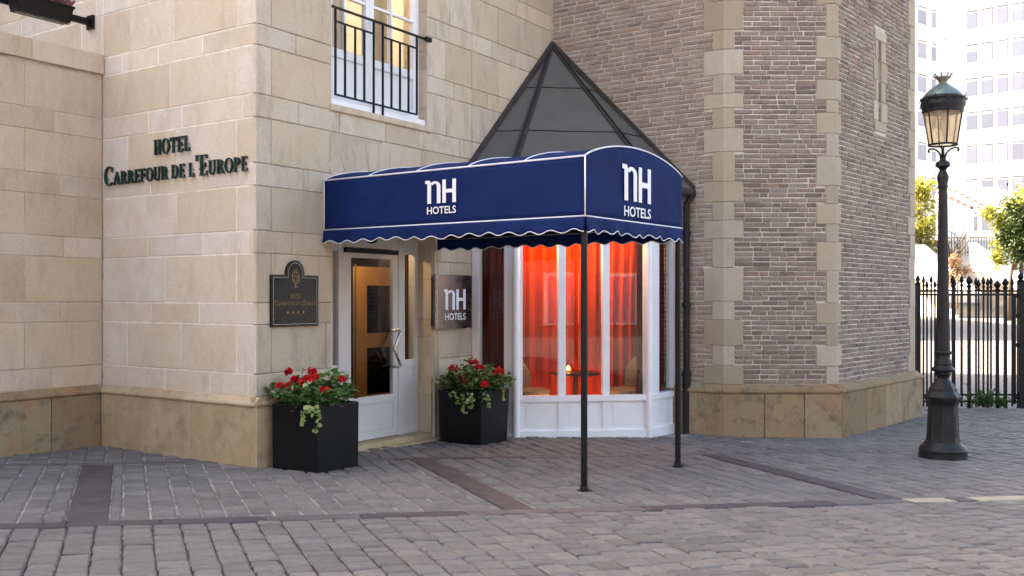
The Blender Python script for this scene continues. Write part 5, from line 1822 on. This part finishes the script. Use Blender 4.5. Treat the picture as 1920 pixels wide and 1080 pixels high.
mb = MB(); mb.lathe((LX + 0.02, LY), [(0.012, lz(270)), (0.014, lz(250)), (0.05, lz(243)), (0.055, lz(228)), (0.03, lz(214))], 12); build(mb, "lamp_burner", LOGOW, lan, smooth=40)

# ================================================================== iron fence
FY = 16.6
fz = gz(8, FY)
FK = FY / FPX
fxx = lambda px: (px - 960) * FK
fzz = lambda py: EYE + (HY - py) * FK
fen = empty("iron_fence", (fxx(1820), FY, fz), label="black iron railing with spear tips between the tower and its gate post", category="fence")
def spear(px, top, w, parent, nm="bar"):
    x = fxx(px)
    zt = fzz(top)
    mb = MB()
    mb.wbox(x - w, x + w, FY - w, FY + w, fz + (0.01 if w < 0.02 else -0.05), zt - 0.2)
    mb.lathe((x, FY), [(w * 1.1, zt - 0.205), (w * 2.2, zt - 0.17), (w * 1.1, zt - 0.14), (w * 1.5, zt - 0.13), (w * 2.7, zt - 0.09), (w * 1.6, zt - 0.04), (0.002, zt)], 8)
    build(mb, nm, IRON, parent, smooth=30)
for i, (px, top, w) in enumerate([(1731.5, 516, .012), (1738, 524, .012), (1746, 515, .012), (1753, 524, .012), (1760, 516, .012), (1768, 524, .012), (1776, 516, .012), (1786.5, 516, .017), (1789.8, 522, .012), (1803, 515, .015), (1817, 517, .022), (1830, 519, .012), (1835, 523, .012), (1844, 518, .012), (1852, 520, .012), (1858, 518, .012), (1870, 524, .022), (1885, 520, .022), (1898, 520, .012)]):
    spear(px, top, w, fen)
for py in (545.5, 552.5, 740, 752.5):
    mb = MB(); mb.wbox(fxx(1716), fxx(1908), FY - 0.018, FY + 0.018, fzz(py) - 0.016, fzz(py) + 0.016); build(mb, "rail", IRON, fen)
def fpost(px, top, w, parent):
    x = fxx(px)
    mb = MB(); mb.wbox(x - w, x + w, FY - w, FY + w, fz - 0.3, fzz(top + 18))
    mb.lathe((x, FY), [(w * 1.3, fzz(top + 18)), (w * 1.45, fzz(top + 15)), (w * .8, fzz(top + 13)), (w * 1.15, fzz(top + 8)), (w * .9, fzz(top + 4)), (w * .25, fzz(top))], 12)
    build(mb, "post", IRON, parent, smooth=30)
fpost(1721, 516, 0.034, fen); fpost(1914, 511, 0.045, fen)
for py in (555, 592, 647, 745):
    mb = MB(); mb.wbox(fxx(1902), fxx(1911), FY - 0.02, FY + 0.02, fzz(py) - 0.03, fzz(py) + 0.03); build(mb, "hinge", IRON, fen)
mb = MB(); mb.wbox(fxx(1902) - 0.02, fxx(1902) + 0.02, FY - 0.018, FY + 0.018, fz + 0.05, fzz(551)); build(mb, "gate_stile", IRON, fen)
def weed(px, py, h, n, label, seed):
    rr = random.Random(seed)
    x, y = fxx(px), FY - 0.08
    mb = MB()
    for i in range(n):
        d_ = Vector((rr.gauss(0, .55), rr.gauss(0, .4), rr.uniform(.4, 1.1))).normalized()
        b_ = Vector((x + rr.gauss(0, .05), y + rr.gauss(0, .04), fz))
        l_ = h * rr.uniform(.35, 1.0)
        mb.tint(0.2, 0, 0); mb.tube([b_, b_ + d_ * l_ * .6, b_ + d_ * l_ + Vector((0, 0, -.02))], [.004, .003, .001], 4)
        for k in range(9):
            mb.tint(rr.random(), 0, 0)
            sz = rr.uniform(.04, .09)
            mb.leaf(b_ + d_ * l_ * rr.uniform(.2, 1), d_ + Vector((rr.gauss(0, .8), rr.gauss(0, .8), rr.gauss(0, .4))), (0, 0, 1), sz, sz * .5, .1)
    build(mb, "weed", WEED, None, recalc=False, base=(x, y, fz), label=label, category="weed")
weed(1817, 700, 0.50, 14, "tall upright weed growing at the thick fence bar", 1)
weed(1842, 765, 0.30, 34, "broad bushy weed at the foot of the iron fence", 2)
weed(1878, 768, 0.22, 14, "low weed tuft near the fence gate post", 4)

# ================================================================== behind the fence
def fbx_(name, mat, parent, *dims):
    mb = MB().tint(); mb.wbox(*dims); return build(mb, name, mat, parent)
def at(px, py, d):
    return Vector(((px - 960) / FPX * d, d, EYE + (HY - py) / FPX * d))
st = empty("stairway", (at(1830, 597, 50).x, 50, 0.6), label="broad stone stairway climbing from the plaza beyond the iron fence", category="stairs")
sx0, sx1 = at(1783, 0, 52).x, at(1884, 0, 52).x
nst, z, y = 12, 0.6, 50.0
for i in range(nst):
    fbx_("step", STEPS, st, sx0 - 0.5, sx1 + 1.5, y, y + (0.36 if i < nst - 1 else 2.3), z - 0.5 if i else -0.3, z + 0.15); z += 0.15; y += 0.36
y += 1.9
for i in range(12):
    fbx_("step", STEPS, st, sx0, sx1, y, y + (0.36 if i < 11 else 6.0), z - 0.4, z + 0.14); z += 0.14; y += 0.36
ztop, ytop = z, y
def parapet(px0, px1, y0, y1, z0, z1, label):
    xa, xb = at(px0, 0, (y0 + y1) / 2).x, at(px1, 0, (y0 + y1) / 2).x
    mb = MB(); mb.hexa([(xa, y0, 0.3), (xb, y0, 0.3), (xb, y1, 0.3), (xa, y1, 0.3), (xa, y0, z0), (xb, y0, z0), (xb, y1, z1), (xa, y1, z1)])
    r_ = empty("stair_parapet", ((xa + xb) / 2, y0, 0.5), label=label, category="parapet")
    build(mb, "body", CONCRETE, r_)
    mb = MB(); mb.hexa([(xa - .06, y0 - .06, z0 + .004), (xb + .06, y0 - .06, z0 + .004), (xb + .06, y1, z1 + .004), (xa - .06, y1, z1 + .004), (xa - .06, y0 - .06, z0 + .12), (xb + .06, y0 - .06, z0 + .12), (xb + .06, y1, z1 + .12), (xa - .06, y1, z1 + .12)])
    build(mb, "coping", CONCRETE, r_)
parapet(1722, 1782, 51.5, 58.5, 1.7, 4.5, "white sloped parapet at the tower side of the far stairway")
parapet(1880, 1892, 50.5, 58.5, 1.7, 4.6, "slim white parapet on the far side of the stairway below the leafy tree")
# retaining terrace
tz = ztop
ter = empty("terrace_wall", (at(1830, 0, 61).x, 61.0, tz), label="pale terrace wall with iron railing at the head of the stairway", category="wall")
fbx_("wall", CONCRETE, ter, at(1700, 0, 62).x, at(2010, 0, 62).x, 62.2, 62.6, 0.2, tz + 1.0)
for i in range(34):
    x = at(1775, 0, 60).x + i * 0.16
    fbx_("bar", IRON, ter, x, x + 0.03, 61.2, 61.23, tz - 0.02, tz + 1.05)
fbx_("rail", IRON, ter, at(1775, 0, 60).x, at(1775, 0, 60).x + 34 * 0.16, 61.19, 61.24, tz + 1.05, tz + 1.10)
fbx_("terrace_slab", CONCRETE, ter, at(1690, 0, 60).x, at(2060, 0, 60).x, 62.61, 92.0, 0.2, tz + 0.02)
# pergola
pg_ = empty("pergola", (at(1870, 0, 66).x, 66, tz), label="white timber pergola overgrown with yellow-green leaves above the stairway", category="pergola")
for px in (1822, 1884, 1946):
    fbx_("post", CONCRETE, pg_, at(px, 0, 66).x - .12, at(px, 0, 66).x + .12, 66, 66.25, tz, at(0, 396, 66).z)
    fbx_("post", CONCRETE, pg_, at(px, 0, 66).x - .12, at(px, 0, 66).x + .12, 71, 71.25, tz, at(0, 358, 71).z + 0.0)
za, zb3 = at(0, 394, 66).z, at(0, 356, 71).z
for px in (1816, 1848, 1880, 1912, 1944):
    xa = at(px, 0, 66).x
    mb = MB(); mb.hexa([(xa - .07, 65.5, za), (xa + .07, 65.5, za), (xa + .07, 71.5, zb3), (xa - .07, 71.5, zb3), (xa - .07, 65.5, za + .18), (xa + .07, 65.5, za + .18), (xa + .07, 71.5, zb3 + .18), (xa - .07, 71.5, zb3 + .18)])
    build(mb, "rafter", DARKWOOD if px in (1816, 1848) else CONCRETE, pg_)
for i in range(7):
    k = i / 6
    yy = 65.6 + 5.8 * k
    zz = za + (zb3 - za) * (yy - 65.5) / 6.0 + 0.182
    fbx_("batten", CONCRETE, pg_, at(1812, 0, 66).x, at(1950, 0, 66).x, yy, yy + 0.22, zz, zz + 0.08)
# office block
Q = at(1772, 0, 105.0)
OFR = F(Q.to_2d(), (0.755, -0.656), (-0.656, -0.755))
OFL = F(Q.to_2d(), (-0.80, -0.60), (0.60, -0.80))
ob = empty("office_building", (Q.x, Q.y, 0.6), label="large white office block with rows of windows behind the pergola", category="building")
mb = MB(); mb.box(OFR, 0, 34, -12, -0.12, 0.0, 46)
mb.box(OFL, -1.0, 9, -12, -0.12, 0.0, 46)
build(mb, "wall", OFFICE, ob)
SPX = [1812, 1841, 1870, 1899, 1928, 1957, 1986]
def zrow(fr, s, py):
    return EYE + (HY - py) / FPX * fr.p(s, 0, 0).y
s_first = OFR.s_at(1812)
z_top0 = zrow(OFR, s_first, 85)
pitch = zrow(OFR, s_first, 85) - zrow(OFR, s_first, 148)
colR = [(OFR.s_at(p), OFR.s_at(p + 20.5)) for p in SPX]
colL = [(OFL.s_at(1738), OFL.s_at(1721)), (OFL.s_at(1756), OFL.s_at(1747))]
WH = pitch * 0.53
def officecol(fr, cols, zt0, rows):
    holes_ = []
    for (s0, s1) in cols:
        s0, s1 = min(s0, s1), max(s0, s1)
        for r_ in rows:
            z1 = zt0 - r_ * pitch
            holes_.append((s0, s1, z1 - WH, z1))
    return holes_
hR = officecol(OFR, colR, z_top0, range(-2, 6))
zL0 = zrow(OFL, OFL.s_at(1738), 78)
hL = officecol(OFL, colL, zL0, range(-1, 6))
for fr, hs, ln in ((OFR, hR, 30), (OFL, hL, 7.5)):
    mb = MB()
    # facade skin cut at the windows
    zl = sorted({0.5, 45} | {h[2] for h in hs} | {h[3] for h in hs})
    for i in range(len(zl) - 1):
        cuts = sorted((h[0], h[1]) for h in hs if h[2] <= zl[i] + 1e-6 and h[3] >= zl[i + 1] - 1e-6)
        s = 0.0
        for (a, b) in cuts:
            if a > s: mb.box(fr, s, a, -0.119, 0.0, zl[i], zl[i + 1])
            s = b
        mb.box(fr, s, ln, -0.119, 0.0, zl[i], zl[i + 1])
    build(mb, "facade_skin", OFFICE, ob)
    for (s0, s1, z0, z1) in hs:
        w_ = empty("window", fr.p(s0, 0, z0), ob)
        fb(w_, "pane", FARGLASS, s0 + 0.02, s1 - 0.02, z0 + 0.02, z1 - 0.02, -0.117, -0.09, fr)
        fb(w_, "reveal_shade_bar", IRON, s0 + 0.02, s1 - 0.02, z1 - 0.075, z1 - 0.021, -0.088, -0.06, fr)  # dark strips standing for the shaded head and side reveals
        fb(w_, "reveal_shade_bar", IRON, s1 - 0.06, s1 - 0.021, z0 + 0.02, z1 - 0.076, -0.088, -0.06, fr)
        fb(w_, "blind", OFFICE, s0 + 0.05, s1 - 0.08, z0 + (z1 - z0) * R.choice((.6, .8, .88, .88, .88)), z1 - 0.08, -0.088, -0.07, fr)
        fb(w_, "sill", OFFICE, s0 - 0.06, s1 + 0.06, z0 - 0.08, z0 - 0.002, 0.002, 0.08, fr)
fb(ob, "cornice", OFFICE, 0.0, 30, z_top0 + 0.95, z_top0 + 1.1, 0.002, 0.2, OFR)
fb(ob, "cornice", OFFICE, 0.0, 7.5, z_top0 + 0.95, z_top0 + 1.1, 0.002, 0.2, OFL)
# trees and shrubs
def tree(name, label, base, trunk_pts, blobs, leafmat, nleaf, lsz, seed, hang=0.0, group=None):
    rr = random.Random(seed)
    kw = dict(label=label, category="tree")
    root = empty(name, base, **kw)
    mb = MB()
    for pts, r0 in trunk_pts:
        n_ = len(pts)
        mb.tube(pts, [max(0.01, r0 * (1 - 0.8 * i / (n_ - 1))) for i in range(n_)], 7)
    build(mb, "trunk", BARK, root, smooth=True)
    if not blobs: return
    mb = MB()
    tot = sum(b[3] ** 2 for b in blobs)
    for (bx, by, bz, br_, sh) in blobs:
        n_ = int(nleaf * br_ ** 2 / tot)
        subs = [Vector((rr.gauss(0, 1), rr.gauss(0, 1), rr.gauss(0, 1))).normalized() * br_ * rr.uniform(0.3, 0.95) for _ in range(12)]
        for i in range(n_):
            s_ = rr.choice(subs)
            p = Vector((bx, by, bz)) + s_ + Vector((rr.gauss(0, .22), rr.gauss(0, .22), rr.gauss(0, .22))) * br_
            p.z -= hang * rr.random() ** 2 * br_
            mb.tint(min(1, max(0, sh + rr.gauss(0, .22))), 0, 0)
            z_ = lsz * rr.uniform(.6, 1.3)
            mb.leaf(p, (rr.gauss(0, 1), rr.gauss(0, 1), rr.gauss(-.4 if hang else 0, 1)), (rr.gauss(0, 1), rr.gauss(0, 1), 1), z_, z_ * .55, .1)
    build(mb, "crown", leafmat, root, recalc=False, kind="stuff")
d_ = 46.0
b_ = at(1893, 0, d_)
tree("leafy_tree", "dense dark green round tree crown hanging over the far stairway", (b_.x, d_, 0.55),
     [([(b_.x, d_, 0.5), (b_.x - .05, d_, 1.6), (b_.x + .1, d_, 3.0), (b_.x + .5, d_, 4.2)], .16), ([(b_.x + .1, d_, 2.8), (b_.x + .9, d_ + .2, 3.9)], .08)],
     [(at(px, 0, d_).x, d_ + dy, at(px, py, d_).z, r_, .45) for px, py, dy, r_ in ((1912, 428, 0, .9), (1932, 405, .4, 1.1), (1900, 455, -.3, .6), (1922, 464, .2, .8), (1950, 440, .3, 1.3), (1890, 440, .2, .4))], GLEAF, 7500, .15, 5, hang=.5)
d_ = 55.0
b_ = at(1915, 0, d_)
tree("weeping_tree", "yellow-green weeping tree trailing over the pergola and stairway", (b_.x, d_, 0.6),
     [([(b_.x, d_, 0.5), (b_.x, d_, 4), (b_.x - .4, d_, 6.2)], .16)],
     [(at(px, 0, d_).x, d_ + dy, at(px, py, d_).z, r_, .6) for px, py, dy, r_ in ((1878, 450, 0, .5), (1890, 415, .3, .8), (1908, 385, .2, 1.0), (1868, 474, -.2, .35), (1930, 385, 0, 1.2), (1874, 490, 0, .35), (1862, 392, .4, .45), (1898, 500, .1, .35))], YLEAF, 5200, .2, 6, hang=1.1)
d_ = 60.0
b_ = at(1728, 0, d_)
tree("spring_tree", "yellow spring-leaved tree showing beside the tower edge", (b_.x, d_, 1.0),
     [([(b_.x, d_, 0.5), (b_.x, d_, 4), (b_.x - .2, d_, 7.5)], .14)],
     [(at(px, 0, d_).x, d_ + dy, at(px, py, d_).z, r_, .7) for px, py, dy, r_ in ((1722, 352, 0, .8), (1726, 385, .3, .9), (1732, 420, 0, .9), (1722, 440, .2, .9), (1740, 452, 0, .8), (1727, 365, 0, .6))], YLEAF, 3000, .2, 8)
rr = random.Random(21)
d_ = 58.5
b_ = at(1790, 480, d_)
tp_ = []
for i in range(26):
    pts = [Vector((b_.x + rr.uniform(-.5, .5), d_, b_.z - 0.2))]
    dr = Vector((rr.gauss(0, .8), rr.gauss(0, .5), 1)).normalized()
    for k in range(5):
        dr = (dr + Vector((rr.gauss(0, .35), rr.gauss(0, .3), rr.gauss(.02, .2)))).normalized()
        pts.append(pts[-1] + dr * .5)
    tp_.append((pts, .05))
tree("bare_shrub", "bare twiggy grey shrub at the head of the far stairway", (b_.x, d_, b_.z - .3), tp_, [], None, 0, 0, 1)
d_ = 50.9
b_ = at(1795, 510, d_)
tree("dry_shrub", "dry brown bush spilling over the far stairs", (b_.x, d_, 1.2),
     [([(b_.x, d_, .7), (b_.x, d_, 2.2), (b_.x + .1, d_, 3)], .06)],
     [(at(px, 0, d_).x, d_ + .3, at(px, py, d_).z, r_, .5) for px, py, r_ in ((1790, 490, .4), (1800, 505, .5), (1812, 512, .4), (1795, 520, .5))], DRYL, 1600, .12, 12)

# unseen house added across the yard to keep the forecourt in shade
nb = empty("added_shade_house", (-20, 18, 0), label="unseen townhouse added left of the hotel to shade the forecourt", category="building")
mb = MB(); mb.wbox(-30, -14.5, 5.5, 30, -0.5, 17.5); build(mb, "wall", simple("house_render", (0.55, 0.5, 0.44), 0.9), nb)
mb = MB(); mb.wbox(-30.3, -14.2, 5.2, 30.3, 17.502, 17.9); build(mb, "roof", ROOFD, nb)
# unseen rear wing and plaza houses added for their shadows; houses across the street
def house(name, label, x0, x1, y0, y1, h, c, face, nwin, nst):
    r_ = empty(name, ((x0 + x1) / 2, (y0 + y1) / 2, -0.3), label=label, category="building")
    mb = MB(); mb.wbox(x0, x1, y0, y1, -0.6, h); build(mb, "wall", simple("house_render", c, 0.9), r_)
    mb = MB(); mb.hexa([(x0 - .2, y0 - .2, h + .002), (x1 + .2, y0 - .2, h + .002), (x1 + .2, y1 + .2, h + .002), (x0 - .2, y1 + .2, h + .002),
                        (x0 + 1.5, y0 + 1.5, h + 1.6), (x1 - 1.5, y0 + 1.5, h + 1.6), (x1 - 1.5, y1 - 1.5, h + 1.6), (x0 + 1.5, y1 - 1.5, h + 1.6)]); build(mb, "roof", ROOFD, r_)
    st_h = (h - 0.6) / nst
    for i in range(nwin):
        for k in range(nst):
            z0 = 0.7 + k * st_h
            if face == 'x':
                c_ = y0 + (y1 - y0) * (i + .5) / nwin; dims = (x1 - .02, x1 + .06, c_ - .55, c_ + .55, z0, z0 + 1.7)
                d2 = (x1 - .02, x1 + .03, c_ - .68, c_ + .68, z0 - .13, z0 + 1.83)
            else:
                c_ = x0 + (x1 - x0) * (i + .5) / nwin; dims = (c_ - .55, c_ + .55, y1 - .02, y1 + .06, z0, z0 + 1.7)
                d2 = (c_ - .68, c_ + .68, y1 - .02, y1 + .03, z0 - .13, z0 + 1.83)
            w_ = empty("window", (dims[0], dims[2], z0), r_)
            mb = MB(); mb.wbox(*d2); build(mb, "frame", WHITE, w_)
            mb = MB(); mb.wbox(*dims); build(mb, "pane", FARGLASS, w_)
    return r_
house("unseen_shadow_house", "unseen sandstone wing added behind the brick tower to shade the near plaza", -7.5, 4.2, 19.4, 25.5, 13.0, (0.42, 0.35, 0.27), 'x', 2, 3)
house("unseen_shadow_house", "unseen plastered house added behind the tower to shade the plaza", -2.0, 12.0, 37.0, 51.0, 8.6, (0.5, 0.46, 0.4), 'x', 4, 2)
house("unseen_shadow_house", "unseen plastered house added beside the far stairway to shade its steps", 12.5, 20.6, 57.5, 67.0, 8.0, (0.5, 0.46, 0.4), 'x', 3, 2)
house("street_house", "brown house across the street facing the awning", -9.0, 3.0, -22.0, -11.5, 9.5, (0.22, 0.19, 0.17), 'y', 5, 3)
house("street_house", "grey rendered house across the street facing the hotel corner", -24.0, -9.05, -22.0, -11.2, 8.5, (0.30, 0.28, 0.26), 'y', 6, 2)
house("street_house", "tall brown house across the street facing the tower", 3.05, 17.0, -22.0, -11.8, 11.0, (0.22, 0.18, 0.16), 'y', 6, 3)
for i in range(6):
    for k in range(5):
        y0 = 7 + i * 3.9; z0 = 1.0 + k * 3.3
        mb = MB(); mb.wbox(-14.52, -14.44, y0, y0 + 1.2, z0, z0 + 1.9); build(mb, "window", FARGLASS, nb)
